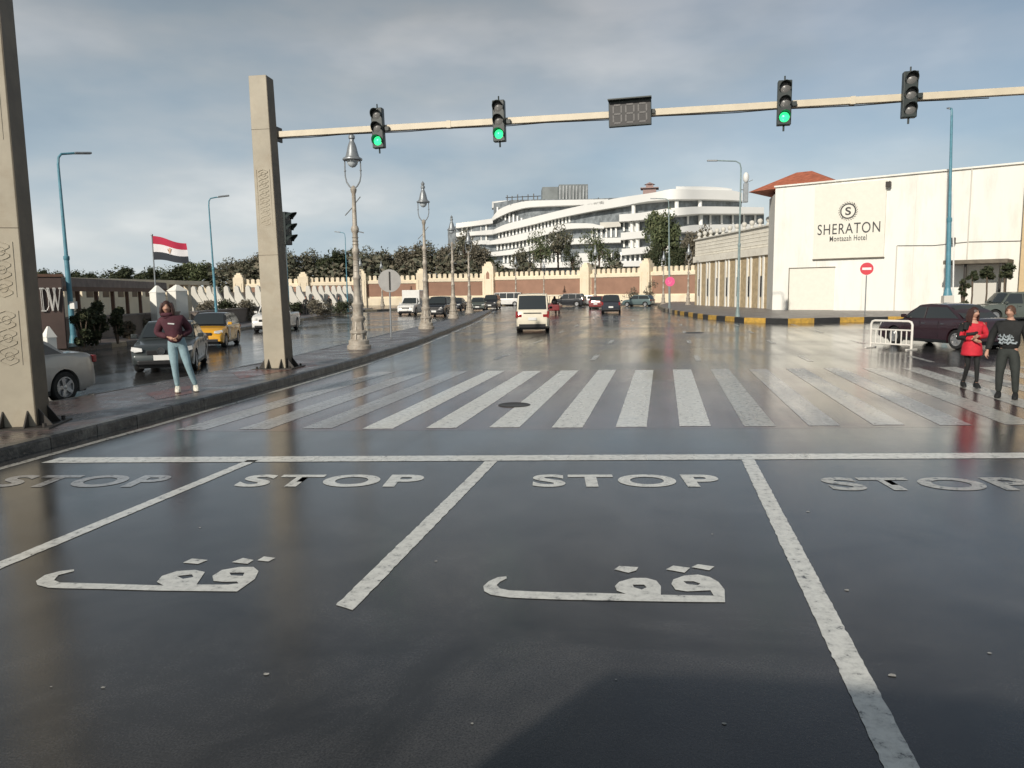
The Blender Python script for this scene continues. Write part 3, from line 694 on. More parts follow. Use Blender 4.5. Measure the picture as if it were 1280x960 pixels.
post_sign(1081, 394, 336, .40, 'round red no entry sign on the pavement before the white hotel wall', 'road sign', 'noentry', z0=.28)
post_sign(837, 391, 352, .37, 'bright pink round sign on the tip of the right pavement', 'road sign', 'pink', z0=.28)

# white steel barrier
a, c = G(1088, 434.5), G(1139, 437.5); wd = (c-a).length; ang = math.atan2((c-a).y, (c-a).x)
t = thing('crowd_barrier', 'white tubular steel barrier standing on the road by the aubergine car', 'barrier', tuple(a), ang)
b = MB(); hb = .95; b.tube([(0, 0, 0), (0, 0, hb-.12), (.04, 0, hb-.03), (.13, 0, hb), (wd-.13, 0, hb), (wd-.04, 0, hb-.03), (wd, 0, hb-.12), (wd, 0, 0)], .04, 10)
b.tube([(0, 0, hb*.68), (wd, 0, hb*.68)], .028, 8); b.tube([(0, 0, .16), (wd, 0, .16)], .028, 8); b.build('frame', M['barrier'], t, smooth=True)
nb = 8
for i in range(1, nb):
    b = MB(); x = wd*i/nb; b.tube([(x, 0, .16), (x, 0, hb*.68)], .022, 6); b.build('bar', M['barrier'], t)
for x in (0, wd): b = MB(); b.box((x, 0, .02), (.08, .6, .04)); b.build('foot', M['barrier'], t, bevel=.01)

# ================================================================= VEHICLES
SPEC = {  # length, width, height, lower-body top profile (x as a share of L from the middle, z), cabin (base front, roof front, roof rear, base rear), belt z, wheel xs, wheel r
 'sedan': dict(L=4.4, W=1.72, H=1.44, top=[(-.5, .62), (-.485, .88), (-.44, .97), (-.27, .99), (.20, .94), (.40, .80), (.47, .70), (.5, .52)], cab=(.235, .085, -.16, -.345), belt=.93, wx=(-.30, .305), wr=.315),
 'hatch': dict(L=3.9, W=1.66, H=1.46, top=[(-.5, .60), (-.49, .88), (-.46, .95), (-.27, .96), (.20, .93), (.40, .82), (.47, .72), (.5, .52)], cab=(.26, .10, -.38, -.475), belt=.92, wx=(-.31, .315), wr=.30),
 'suv': dict(L=4.5, W=1.84, H=1.72, top=[(-.5, .62), (-.495, 1.0), (-.47, 1.08), (-.27, 1.08), (.22, 1.06), (.42, .98), (.48, .86), (.5, .58)], cab=(.235, .12, -.40, -.48), belt=1.04, wx=(-.30, .31), wr=.36),
 'van': dict(L=4.6, W=1.72, H=1.96, top=[(-.5, .55), (-.498, 1.02), (-.49, 1.12), (-.2, 1.12), (.36, 1.10), (.44, 1.04), (.49, .9), (.5, .6)], cab=(.47, .36, -.455, -.492), belt=1.08, wx=(-.28, .33), wr=.32),
 'pickup': dict(L=4.9, W=1.72, H=1.66, top=[(-.5, .62), (-.498, 1.0), (-.47, 1.02), (-.02, 1.02), (.24, 1.04), (.42, .95), (.48, .82), (.5, .55)], cab=(.24, .13, -.01, -.05), belt=1.0, wx=(-.29, .33), wr=.35),
 'jeep': dict(L=4.0, W=1.68, H=1.62, top=[(-.5, .62), (-.495, .98), (-.48, 1.02), (-.27, 1.02), (.22, 1.00), (.44, .94), (.49, .84), (.5, .55)], cab=(.235, .16, -.42, -.475), belt=.99, wx=(-.31, .33), wr=.34),
}
def vehicle(kind, name, label, cat, loc, rz, m, m2=None, group=None, plate=True, rack=False, scale=1., roofm=None, detail=True):
    S = SPEC[kind]; Ln, W, H = S['L'], S['W'], S['H']; t = thing(name, label, cat, loc, rz, group)
    m2 = m2 or m; hw = W/2; wr = S['wr']; ar = wr*1.17
    xs = sorted(set([round(Ln*q/40, 4) for q in range(-20, 21)]+[round(Ln*c+ar*math.cos(a*math.pi/10), 4) for c in S['wx'] for a in range(0, 11)]+[round(Ln*c+sg*(ar+.01), 4) for c in S['wx'] for sg in (-1, 1)]+[-Ln*.495, Ln*.495, -Ln*.485, Ln*.485]))
    def zbot(x):
        z = .2+.10*max(0, abs(x)/Ln-.40)/.1
        for c in S['wx']:
            d = x-Ln*c
            if abs(d) < ar: z = max(z, wr*.98+math.sqrt(max(0, ar*ar-d*d)))
        return z
    def hwx(x): u = abs(x)/(Ln/2); return hw*(1-.035*u*u-.10*max(0, u-.9)/.1*max(0, u-.9)/.1)
    b = MB(); vs = []; fs = []; rows = (0, .18, .42, .66, .85, .96)
    prof = [(p*Ln, z) for p, z in S['top']]
    nP = None
    for x in xs:
        zt = interp(prof, x); zb_ = min(zbot(x), zt-.05); w_ = hwx(x); half = [(w_*.80, zb_)]
        for r in rows:
            z = lerp(zb_, zt-.02, r); bul = .955+.045*math.sin(math.pi*min(1, max(0, (z-.15)/(zt-.1)))); half.append((w_*bul, z))
        half += [(w_*.93, zt), (w_*.60, zt+.022), (w_*.2, zt+.03)]
        sec = [(-y, z) for y, z in half]+[(y, z) for y, z in reversed(half)]; nP = len(sec)
        vs += [(x, y, z) for y, z in sec]
    for i in range(len(xs)-1):
        for k in range(nP-1): fs.append((i*nP+k, i*nP+k+1, (i+1)*nP+k+1, (i+1)*nP+k))
    fs.append(tuple(range(nP))); fs.append(tuple(range((len(xs)-1)*nP, len(xs)*nP)))
    b.add(vs, fs)
    # cabin shell
    c0, c1, c2, c3 = [q*Ln for q in S['cab']]; bz = S['belt']; wb, wrf = hw*.93, hw*(.74 if kind != 'van' else .86)
    b.m = 1
    st = [(c0, bz-.02, wb*.96), (lerp(c0, c1, .5), lerp(bz, H, .52), lerp(wb, wrf, .5)), (c1, H-.035, wrf*.97), (lerp(c1, c2, .35), H, wrf), (lerp(c1, c2, .7), H-.01, wrf), (c2, H-.04, wrf*.97), (lerp(c2, c3, .5), lerp(H, bz, .45), lerp(wrf, wb, .5)), (c3, bz-.02, wb*.96)]
    vs = []; fs = []
    for x, z, wy in st:
        vs += [(x, -wy, z), (x, -wy*.6, z+.02), (x, 0, z+.03), (x, wy*.6, z+.02), (x, wy, z)]
    nb_ = len(vs)
    for x, z, wy in st: vs += [(x, -wb, bz-.06), (x, wb, bz-.06)]
    for i in range(len(st)-1):
        for k in range(4): fs.append((i*5+k, i*5+k+1, (i+1)*5+k+1, (i+1)*5+k))
        fs.append((i*5, nb_+2*i, nb_+2*i+2, (i+1)*5)); fs.append((i*5+4, (i+1)*5+4, nb_+2*i+3, nb_+2*i+1))
    b.add(vs, fs)
    if kind == 'pickup':
        b.m = 2; b.box((-Ln*.275, 0, 1.03), (Ln*.40, W*.80, .04))
    body = b.build('body', [m, roofm or m2, M['black']], t, smooth=True)
    u = MB(); u.box((0, 0, .34), (Ln*.93, W*.74, .36)); u.build('underbody', M['black'], t)
    for s in (-1, 1):
        sill = MB(); sill.box((Ln*(S['wx'][0]+S['wx'][1])/2, s*hw*.955, .235), (Ln*(S['wx'][1]-S['wx'][0])-ar*2.05, .04, .09)); sill.build('sill', M['black'], t)
    # glass
    def sidept(x, z, s, off=.012):
        f = (z-bz)/(H-bz); return (x, s*(lerp(wb, wrf, f)+off), z)
    zt_, zl = H-.10, bz+.03
    def fr(z): return (z-bz)/(H-bz)
    xF = lambda z: lerp(c0, c1, fr(z))-.10; xR = lambda z: lerp(c3, c2, fr(z))+(.10 if kind != 'van' else .08)
    cuts = {'sedan': (.38,), 'hatch': (.45,), 'suv': (.38, .72), 'van': (.25, .5, .76), 'pickup': (), 'jeep': (.45,)}[kind]
    cuts = [0]+list(cuts)+[1]
    for s in (-1, 1):
        for a, c in zip(cuts, cuts[1:]):
            def X(z, q): return lerp(xF(z), xR(z), q)
            # vertical pillars inside: use roof-line share of the upper edge
            def XX(z, q): return X(z, q) if q in (0, 1) else lerp(xF(zl), xR(zl), q)
            g_ = .035
            poly = [sidept(XX(zl, a)-g_*(a > 0), zl, s), sidept(XX(zl, c)+g_*(c < 1), zl, s), sidept(XX(zt_, c)+g_*(c < 1), zt_, s), sidept(XX(zt_, a)-g_*(a > 0), zt_, s)]
            q = MB(); q.slab(poly, (0, -s*.03, 0)); q.build('side_window', M['glass'], t)
    for (xa, xb, nm, e) in ((c0, c1, 'windscreen', 1), (c3, c2, 'rear_window', -1)):
        if kind == 'pickup' and e == -1: xa, xb = c3, c2
        lo, hi = .10, .90
        pts = []
        for fz, ss in ((lo, -1), (lo, 1), (.52, 1), (hi, 1), (hi, -1), (.52, -1)):
            z = lerp(bz, H-.02, fz); wy = lerp(wb, wrf, fz)*.90; x = lerp(xa, xb, fz); pts.append((x+e*.022, ss*wy, z+.02))
        q = MB(); vs = []
        a0, a1, a2, a3, a4, a5 = pts
        mid = lambda u_, v_: ((u_[0]+v_[0])/2+e*.018, 0, (u_[2]+v_[2])/2+.01)
        q.add([a0, mid(a0, a1), a1, a5, mid(a5, a2), a2, a4, mid(a4, a3), a3], [(0, 1, 4, 3), (1, 2, 5, 4), (3, 4, 7, 6), (4, 5, 8, 7)])
        q.build(nm, M['glass'], t, smooth=True)
    # wheels
    for cx in S['wx']:
        for s in (-1, 1):
            wh = bpy.data.objects.new('wheel', None); COL.objects.link(wh); wh.parent = t; wh.location = (Ln*cx, s*(hw-.115), wr)
            q = MB(); q.lathe([(wr*.62, -.09), (wr*.93, -.10), (wr, -.07), (wr, .07), (wr*.93, .10), (wr*.62, .09), (wr*.60, 0), (wr*.62, -.09)], n=24, axis='y'); q.build('tyre', M['tyre'], wh, smooth=True)
            q = MB(); q.lathe([(.0, s*.045), (wr*.58, s*.03), (wr*.66, s*.03), (wr*.66, s*.095), (wr*.6, s*.095), (wr*.58, s*.05)], n=24, axis='y')
            q.m = 1; q.lathe([(.0, s*.055), (wr*.57, s*.04)], n=24, axis='y'); q.m = 0
            for k in range(5 if detail else 0):
                a = k*2*math.pi/5; q.bar((wr*.08*math.cos(a), s*.075, wr*.08*math.sin(a)), (wr*.62*math.cos(a), s*.085, wr*.62*math.sin(a)), wr*.22, .03, up=(0, 1, 0))
            q.lathe([(.0, s*.10), (wr*.14, s*.095), (wr*.14, s*.05)], n=12, axis='y'); q.build('rim', [M['rim'], M['black']], wh, smooth=True)
    xf = Ln/2; zf = S['belt']
    def zline(k): return k
    # lights
    fx = xf*.985
    for s in (-1, 1):
        q = MB(); q.slab([(xf*.90, s*hw*.93, zf*.84), (xf*.985, s*hw*.58, zf*.80), (xf*1.0, s*hw*.56, zf*.70), (xf*.99, s*hw*.80, zf*.68), (xf*.91, s*hw*.955, zf*.72)], (.025, s*.012, .0)); q.build('headlight', M['lens'], t, bevel=.01)
        q = MB()
        if kind == 'van': q.box((-xf*.995, s*hw*.80, .86), (.05, hw*.34, .14)); 
        elif kind in ('suv', 'jeep'): q.box((-xf*.99, s*hw*.86, zf*.88), (.08, hw*.16, .30))
        else: q.box((-xf*.975, s*hw*.80, zf*.88), (.10, hw*.32, .15))
        q.build('tail_light', M['red_lens'], t, bevel=.02)
        q = MB(); q.box((c0-.22, s*(hw+.07), bz+.10), (.10, .17, .12)); q.bar((c0-.22, s*(hw-.06), bz+.03), (c0-.22, s*(hw+.03), bz+.08), .04); q.build('wing_mirror', m if kind != 'van' else M['black'], t, bevel=.02)
        if detail:
            for xx in ([.0, -.18] if kind != 'pickup' else [.02]): q = MB(); q.box((xx*Ln+.02, s*(hw*.985), bz-.13), (.16, .03, .025)); q.build('door_handle', M['chrome'] if kind == 'sedan' else M['black'], t)
            for xx in ([.19, .04, -.135] if kind != 'pickup' else [.19, -.03]): q = MB(); q.box((xx*Ln, s*hw*.991, (bz+.32)/2), (.012, .006, bz-.42)); q.build('door_gap', M['black'], t)
    q = MB(); q.box((xf*1.0, 0, zf*.66), (.03, hw*.9, .13)); q.build('grille', M['black'], t, bevel=.02)
    q = MB(); q.box((xf*.99, 0, .33), (.07, hw*1.5, .14)); q.build('front_bumper', M['black'], t, bevel=.03)
    q = MB(); q.box((-xf*.99, 0, .36), (.08, hw*1.6, .17)); q.build('rear_bumper', M['black'] if kind in ('van', 'suv', 'jeep') else m, t, bevel=.03)
    if plate:
        q = MB(); q.box((xf*1.015, 0, .47), (.02, .42, .15)); q.build('number_plate', M['plate'], t)
        q = MB(); q.box((-xf*1.012, 0, .70 if kind == 'van' else .60), (.02, .42, .15)); q.build('number_plate', M['plate'], t)
    if rack:
        q = MB()
        for s in (-1, 1): q.tube([(c1-.1, s*wrf*.85, H+.0), (c1-.15, s*wrf*.85, H+.11), (c2+.15, s*wrf*.85, H+.11), (c2+.1, s*wrf*.85, H)], .02, 6)
        for k in range(4): x = lerp(c1-.2, c2+.2, k/3); q.tube([(x, -wrf*.85, H+.11), (x, wrf*.85, H+.11)], .018, 6)
        q.build('roof_rack', M['iron'], t)
    if scale != 1: t.scale = (scale,)*3
    return t
CARS = 'vehicles on the road'
def car_at(kind, px, py, head, at=None, **k): p = Vector(at) if at else G(px, py); return vehicle(kind, k.pop('name'), k.pop('label'), k.pop('cat'), (p.x, p.y, 0), R_(head), k.pop('m'), **k)
# heading: 90 = away from the camera, -90 = towards it
car_at('sedan', 0, 0, -93, (-12.55, 11.9), name='parked_car', label='silver sedan behind the nearest pillar, its rear wheel showing', cat='car', m=M['silver'])
t = car_at('sedan', 0, 0, -63, (-14.2, 20.3), scale=.94, name='moving_car', label='dark grey sedan coming up behind the woman in the maroon top', cat='car', m=M['graphite'])
q = MB(); q.lathe([(0, .0), (.11, 0), (.11, .03), (0, .03)], (2.225, 0, .66), 16, 'x'); q.build('badge', M['chrome'], t)
t = car_at('hatch', 268, 432, -71, scale=.93, name='taxi', label='black and yellow taxi behind the dark grey sedan', cat='taxi', m=M['taxi_yellow'], m2=M['taxi_black'])
q = MB()
for s in (-1, 1):
    q.box((.62, s*.822, .60), (.50, .02, .60))
q.build('black_fender', M['taxi_black'], t, bevel=.02)
car_at('pickup', 347, 413, -76, name='pickup_truck', label='white pickup truck coming up the left road, half hidden by the second pillar', cat='pickup truck', m=M['car_white'])
# small truck with a box
t = car_at('pickup', 516, 393, -88, name='box_truck', label='small white truck with a white cargo box', cat='truck', m=M['car_white'])
q = MB(); q.box((-.9, 0, 1.62), (2.9, 1.75, 1.45)); q.build('cargo_box', M['car_white'], t, bevel=.05)
car_at('suv', 550, 395, -87, name='oncoming_car', label='dark car with pale headlights right of the small white truck', cat='car', m=M['car_black'], plate=True, detail=False)
car_at('sedan', 571, 388, -87, name='oncoming_car', label='dark car seen between the last ornate lamp posts', cat='car', m=M['car_dark'], detail=False)
car_at('hatch', 598, 388.5, -80, name='oncoming_car', label='dark green grey car just left of the far white minibus', cat='car', m=M['grey_green'], detail=False)
car_at('suv', 615, 386, -85, name='oncoming_car', label='dark boxy car nearest the far white minibus', cat='car', m=M['car_black'], detail=False)
car_at('van', 634, 382.5, 180, name='minibus', label='far white minibus seen side on, left of the cream minibus', cat='minibus', m=M['car_white'], detail=False)
# the cream minibus ahead
t = car_at('van', 667, 413, 98, name='minibus', label='cream minibus seen from behind in the middle of the road', cat='minibus', m=M['van_cream'])
q = MB()
for s in (-1, 1): q.box((-2.3, s*.80, .92), (.06, .09, .34))
q.build('rear_corner_light', M['red_lens'], t)
q = MB(); q.box((-2.31, 0, 1.0), (.04, .9, .035)); q.build('hatch_trim', M['black'], t)
q = MB(); q.box((-2.33, 0, .30), (.06, 1.6, .06)); q.build('tow_bar', M['black'], t)
car_at('suv', 711, 383, 170, name='crossing_car', label='dark four wheel drive car seen side on right of the cream minibus', cat='car', m=M['car_black'], detail=False)
car_at('sedan', 735, 382, 176, name='crossing_car', label='light grey car behind the black one, under the cream wall tower', cat='car', m=M['car_silver2'], detail=False)
car_at('hatch', 748, 386, 85, name='leading_car', label='dark red car just left of the black four wheel drive seen from behind', cat='car', m=M['car_red'], detail=False)
car_at('suv', 764, 391, 93, name='leading_car', label='black four wheel drive seen from behind on the right side of the road', cat='car', m=M['car_dark'], detail=False, scale=.97)
car_at('hatch', 798, 383, 160, name='turning_car', label='blue grey hatchback turning at the end of the road', cat='car', m=M['blue_grey'], detail=False)
# right side
t = car_at('sedan', 0, 0, 117, (9.75, 29.6), scale=1.04, name='parked_car', label='dark aubergine sedan parked behind the couple, silver wheels', cat='car', m=M['aubergine'])
t = car_at('suv', 1262, 402, 190, name='parked_car', label='grey green car behind the aubergine sedan at the right edge', cat='car', m=M['grey_green'])
vehicle('van', 'minibus', 'white minibus just behind the viewpoint, its shadow on the nearest asphalt', 'minibus', (-.95, -3.45, 0), R_(90), M['car_white'], scale=1.28).scale = (1.28, 1.5, 1.5)
# auto rickshaw beside the minibus
p = G(693, 393); t = thing('motor_rickshaw', 'small dark red three wheeler just right of the cream minibus', 'rickshaw', tuple(p), R_(90))
q = MB(); q.box((0, 0, .62), (1.9, 1.15, .55)); q.box((.75, 0, .75), (.7, .8, .5)); q.build('body', M['car_red'], t, bevel=.08)
q = MB(); q.box((-.1, 0, 1.68), (1.7, 1.2, .1)); q.build('canopy', M['van_cream'], t, bevel=.04)
q = MB()
for x in (-.9, .7):
    for y in (-.52, .52): q.bar((x, y, .8), (x, y, 1.66), .05)
q.build('frame', M['black'], t)
for x, y in ((-.6, -.5), (-.6, .5), (1.0, 0)):
    q = MB(); q.lathe([(0, -.05), (.22, -.05), (.24, 0), (.22, .05), (0, .05)], (x, y, .24), 16, 'y'); q.build('wheel', M['tyre'], t)
q = MB(); q.sphere((.1, 0, 1.15), (.2, .26, .34)); q.sphere((.12, 0, 1.52), .11); q.build('seat', M['black'], t)

# ================================================================= PEOPLE
def skin(name, nodes, edges, m, parent, sub=2, root=0):
    me = bpy.data.meshes.new(name); me.from_pydata([n[0] for n in nodes], edges, []); me.materials.append(m)
    o = bpy.data.objects.new(name, me); COL.objects.link(o)
    o.modifiers.new('s', 'SKIN'); o.modifiers['s'].use_smooth_shade = True
    sv = me.skin_vertices[0].data
    for i, n in enumerate(nodes):
        r = n[1]; sv[i].radius = r if isinstance(r, tuple) else (r, r); sv[i].use_root = (i == root)
    ss = o.modifiers.new('u', 'SUBSURF'); ss.levels = sub; ss.render_levels = sub
    bpy.context.view_layer.update(); dg = bpy.context.evaluated_depsgraph_get(); m2 = bpy.data.meshes.new_from_object(o.evaluated_get(dg)); bpy.data.objects.remove(o); bpy.data.meshes.remove(me)
    m2.name = name; o = bpy.data.objects.new(name, m2); COL.objects.link(o); o.parent = parent
    return o
def head_pts(c, turn, tilt=0., s=1.):
    """face vertices: an egg with brow, nose, chin; looks along -y before turning"""
    mb = MB(); n, m = 20, 16; vs = []; fs = []
    for j in range(m+1):
        t = math.pi*j/m
        for k in range(n):
            a = 2*math.pi*k/n; x = .074*math.sin(t)*math.cos(a); y = .093*math.sin(t)*math.sin(a); z = -.118*math.cos(t)
            if z < -.02: f = 1-.30*min(1, (-z-.02)/.1); x *= f; y = y*f-(.010 if y < 0 else -.0)
            fr = max(0, -math.sin(a)) ** 8
            y -= .022*fr*math.exp(-((z+.02)/.022)**2)*math.sin(t)      # nose
            y += .008*math.exp(-((z-.012)/.014)**2)*max(0, -math.sin(a))**3*(1-fr)   # eye sockets
            vs.append((x, y, z))
    for j in range(m):
        for k in range(n): fs.append((j*n+k, j*n+(k+1) % n, (j+1)*n+(k+1) % n, (j+1)*n+k))
    mb.T = Matrix.Translation(c) @ Matrix.Rotation(turn, 4, 'Z') @ Matrix.Rotation(tilt, 4, 'X') @ Matrix.Scale(s, 4)
    mb.add(vs, fs)
    for q in (-1, 1): mb.sphere((q*.076, .01, -.01), (.012, .022, .034), 8, 6)
    return mb
def hand(mb, wrist, d, palmn, curl=.6, s=1.):
    """palm and five bent fingers; d = direction of the hand, palmn = palm normal"""
    d = Vector(d).normalized(); pn = Vector(palmn).normalized(); sd = d.cross(pn).normalized(); w_ = Vector(wrist)
    mb.tube([w_-d*.02, w_+d*.03, w_+d*.085*s], [.024*s, .034*s, .032*s], 8)
    for i, (o_, ln) in enumerate(((-.030, .068), (-.011, .078), (.009, .073), (.028, .058))):
        b0 = w_+d*.08*s+sd*o_*s; a1 = d*math.cos(curl*.5)+pn*math.sin(curl*.5); a2 = d*math.cos(curl*1.4)+pn*math.sin(curl*1.4)
        b1 = b0+a1*ln*.5*s; b2 = b1+a2*ln*.5*s; mb.tube([b0-d*.02, b0, b1, b2], [.010*s, .010*s, .009*s, .007*s], 6)
    b0 = w_+d*.03*s-sd*.028*s; b1 = b0+(d*.5-sd*.7+pn*.3).normalized()*.035*s; b2 = b1+(d*.8-sd*.1+pn*.4).normalized()*.032*s
    mb.tube([b0, b1, b2], [.013*s, .011*s, .008*s], 6)
def person(name, label, loc, rz, J, top, bottom, shoe, hairm, hair='short', turn=0., scale=1., topr=1., skirt=None, extra=None, bulky=1., group=None):
    """J: joints in local metres (faces -y). keys pel, chest, neck, head, sl sr el er wl wr hl hr kl kr al ar"""
    t = thing(name, label, 'person', loc, rz, group)
    P = {k: Vector(v) for k, v in J.items()}
    # the continuous body
    nodes = [(P['pel'], (.13, .10)), (lerp(P['pel'], P['chest'], .55), (.115, .09)), (P['chest'], (.135, .10)), (P['neck'], (.058, .058)), (P['head']-Vector((0, 0, .06)), (.052, .056)),
             (P['sl'], .052), (P['el'], .037), (P['wl'], .024), (P['sr'], .052), (P['er'], .037), (P['wr'], .024),
             (P['hl'], .085), (P['kl'], .053), (P['al'], .035), (P['hr'], .085), (P['kr'], .053), (P['ar'], .035)]
    edges = [(0, 1), (1, 2), (2, 3), (3, 4), (2, 5), (5, 6), (6, 7), (2, 8), (8, 9), (9, 10), (0, 11), (11, 12), (12, 13), (0, 14), (14, 15), (15, 16)]
    bd = skin('body', nodes, edges, M['skin'], t)
    h = head_pts(P['head'], turn); h.T = Matrix.Identity(4)
    for sgn, key, ek in ((1, 'wl', 'el'), (-1, 'wr', 'er')):
        dr = (P[key]-P[ek]).normalized(); hand(h, P[key], dr*.9+Vector((0, -.15, -.25)), Vector((-sgn, -.3, 0)), .7)
    ho = h.build('head', M['skin'], None, smooth=True)
    # join head and hands into the body mesh and fuse
    bm = bmesh.new(); bm.from_mesh(bd.data); bm.from_mesh(ho.data); bm.to_mesh(bd.data); bm.free(); bpy.data.objects.remove(ho)
    rm = bd.modifiers.new('r', 'REMESH'); rm.mode = 'VOXEL'; rm.voxel_size = .009; rm.use_smooth_shade = True
    bpy.context.view_layer.update(); dg = bpy.context.evaluated_depsgraph_get(); nm = bpy.data.meshes.new_from_object(bd.evaluated_get(dg)); bd.modifiers.clear(); bd.data = nm; nm.name = 'body'
    if not nm.materials: nm.materials.append(M['skin'])
    Th = Matrix.Translation(P['head']) @ Matrix.Rotation(turn, 4, 'Z')
    for q in (-1, 1):
        e = MB(); e.T = Th; e.sphere((q*.028, -.080, .010), (.011, .008, .006), 8, 6); e.build('eye', M['eye'], t)
        e = MB(); e.T = Th; e.bar((q*.014, -.090, .032), (q*.044, -.080, .034), .010, .008); e.build('eyebrow', hairm, t)
    e = MB(); e.T = Th; e.sphere((0, -.082, -.052), (.020, .008, .006), 8, 6); e.build('mouth', M['lip'], t)
    # garments
    k = topr
    nodes = [(P['pel']-Vector((0, 0, .05)), (.165*k, .13*k)), (lerp(P['pel'], P['chest'], .5), (.160*k, .128*k)), (P['chest'], (.165*k, .13*k)), (lerp(P['chest'], P['neck'], .62), (.125, .10)), (P['neck']-Vector((0, 0, .0)), (.075, .075)),
             (P['sl']-Vector((.02, 0, .025)), .076*k), (lerp(P['sl'], P['el'], .6), .070*k), (P['el'], .062*k), (lerp(P['el'], P['wl'], .9), .045*k), (P['sr']-Vector((-.02, 0, .025)), .076*k), (lerp(P['sr'], P['er'], .6), .070*k), (P['er'], .062*k), (lerp(P['er'], P['wr'], .9), .045*k)]
    g = skin('top', nodes, [(0, 1), (1, 2), (2, 3), (3, 4), (2, 5), (5, 6), (6, 7), (7, 8), (2, 9), (9, 10), (10, 11), (11, 12)], top, t)
    kk = bulky
    nodes = [(P['pel']+Vector((0, 0, .14)), (.140, .112)), (P['pel']-Vector((0, 0, .03)), (.15*kk, .12*kk)), (P['hl'], .105*kk), (lerp(P['hl'], P['kl'], .5), .09*kk), (P['kl'], .068*kk), (lerp(P['kl'], P['al'], .5), .060*kk), (lerp(P['kl'], P['al'], .97), .046*kk),
             (P['hr'], .105*kk), (lerp(P['hr'], P['kr'], .5), .09*kk), (P['kr'], .068*kk), (lerp(P['kr'], P['ar'], .5), .060*kk), (lerp(P['kr'], P['ar'], .97), .046*kk)]
    skin('trousers', nodes, [(0, 1), (1, 2), (2, 3), (3, 4), (4, 5), (5, 6), (1, 7), (7, 8), (8, 9), (9, 10), (10, 11)], bottom, t)
    for a, dx in (('al', .03), ('ar', -.03)):
        q = P[a]; s = MB(); vs = []; fs = []
        prof = [(.10, .038, .13), (.04, .048, .135), (-.03, .050, .105), (-.10, .052, .078), (-.165, .042, .058), (-.195, .022, .035)]
        for (yy, ww, hh) in prof:
            for u, v in ((-1, 0), (-1, .5), (-.55, 1), (.55, 1), (1, .5), (1, 0)): vs.append((q.x+ww*u+dx*(-yy*1.2), q.y+yy, q.z-.075+max(.0, hh*v)))
        for i in range(len(prof)-1):
            for c in range(6): fs.append((i*6+c, i*6+(c+1) % 6, (i+1)*6+(c+1) % 6, (i+1)*6+c))
        fs.append(tuple(range(6))); fs.append(tuple(range(30, 36)))
        s.add(vs, fs); s.build('shoe', shoe, t, smooth=True, bevel=.006)
    hm = MB(); hm.T = Th
    n, m = 20, 12; vs = []; fs = []
    for j in range(m+1):
        th = math.pi*j/m*.62
        for c in range(n):
            a = 2*math.pi*c/n; fr = max(0, -math.sin(a)); r = 1.10+.05*math.sin(5*a+j); zc = math.cos(th*(1-.45*fr**2))
            st_ = math.sin(th*(1-.45*fr**2)); vs.append((.080*r*st_*math.cos(a), .100*r*st_*math.sin(a)+.006, .122*zc*1.06))
    for j in range(m):
        for c in range(n): fs.append((j*n+c, j*n+(c+1) % n, (j+1)*n+(c+1) % n, (j+1)*n+c))
    hm.add(vs, fs)
    if hair in ('long', 'hood'):
        for i in range(15):
            a = R_(-18)+R_(216)*i/14; x, y = .088*math.cos(a), .098*math.sin(a)+.01
            ln = .30 if hair == 'long' else .17
            hm.tube([(x*.8, y*.8, .08), (x*1.05, y*1.05, .0), (x*1.22, y*1.1+.01, -.10), (x*1.15, y*1.05+.01, -ln)], [.03, .036, .034, .014], 7)
    if hair == 'bun': hm.sphere((0, .09, .06), .05)
    hm.build('hair', hairm, t, smooth=True)
    if scale != 1: t.scale = (scale,)*3
    return t
J0 = dict(pel=(0, 0, .93), chest=(0, 0, 1.30), neck=(0, .01, 1.46), head=(0, -.01, 1.60), sl=(.18, 0, 1.38), sr=(-.18, 0, 1.38), el=(.25, .02, 1.10), er=(-.25, .02, 1.10),
          wl=(.24, -.06, .86), wr=(-.24, -.06, .86), hl=(.09, 0, .88), hr=(-.09, 0, .88), kl=(.10, -.02, .49), kr=(-.10, -.02, .49), al=(.11, .02, .08), ar=(-.11, .02, .08))
def JJ(**k): d = dict(J0); d.update(k); return d
# the woman on the median: local -x is photo left when she faces the camera; weight on her right leg, hands at the belly pocket
pw = G(229, 490, .155)
fa = math.atan2(-pw.x, pw.y)            # turned so that she faces the camera
w1 = person('person', 'woman in a maroon hooded top, pale jeans and white trainers on the wet median', tuple(pw), fa+R_(2),
    JJ(pel=(-.06, 0, .95), chest=(-.12, .01, 1.32), neck=(-.16, 0, 1.47), head=(-.19, -.03, 1.60), sl=(.07, .02, 1.40), sr=(-.32, .0, 1.38), el=(.19, .06, 1.14), er=(-.38, .05, 1.11), wl=(.0, -.11, 1.07), wr=(-.18, -.12, 1.05),
       hl=(.03, 0, .90), hr=(-.14, 0, .90), kl=(.11, -.04, .50), kr=(-.12, -.05, .50), al=(.23, .03, .09), ar=(-.09, .02, .09)),
    M['maroon'], M['jeans'], M['trainers'], M['hair'], 'hood', turn=R_(-12), topr=1.24, scale=1.07, bulky=.98)
q = MB(); q.T = Matrix.Translation((-.14, -.165, 1.30)) @ Matrix.Rotation(R_(6), 4, 'Y'); q.box((0, 0, 0), (.11, .012, .024)); q.build('chest_print', M['white'], w1)
q = MB(); q.tube([(-.19+.095*math.cos(a), -.0+.09*math.sin(a), 1.47) for a in [i*math.pi/6 for i in range(13)]], .035, 8); q.build('hood', M['maroon'], w1, smooth=True)
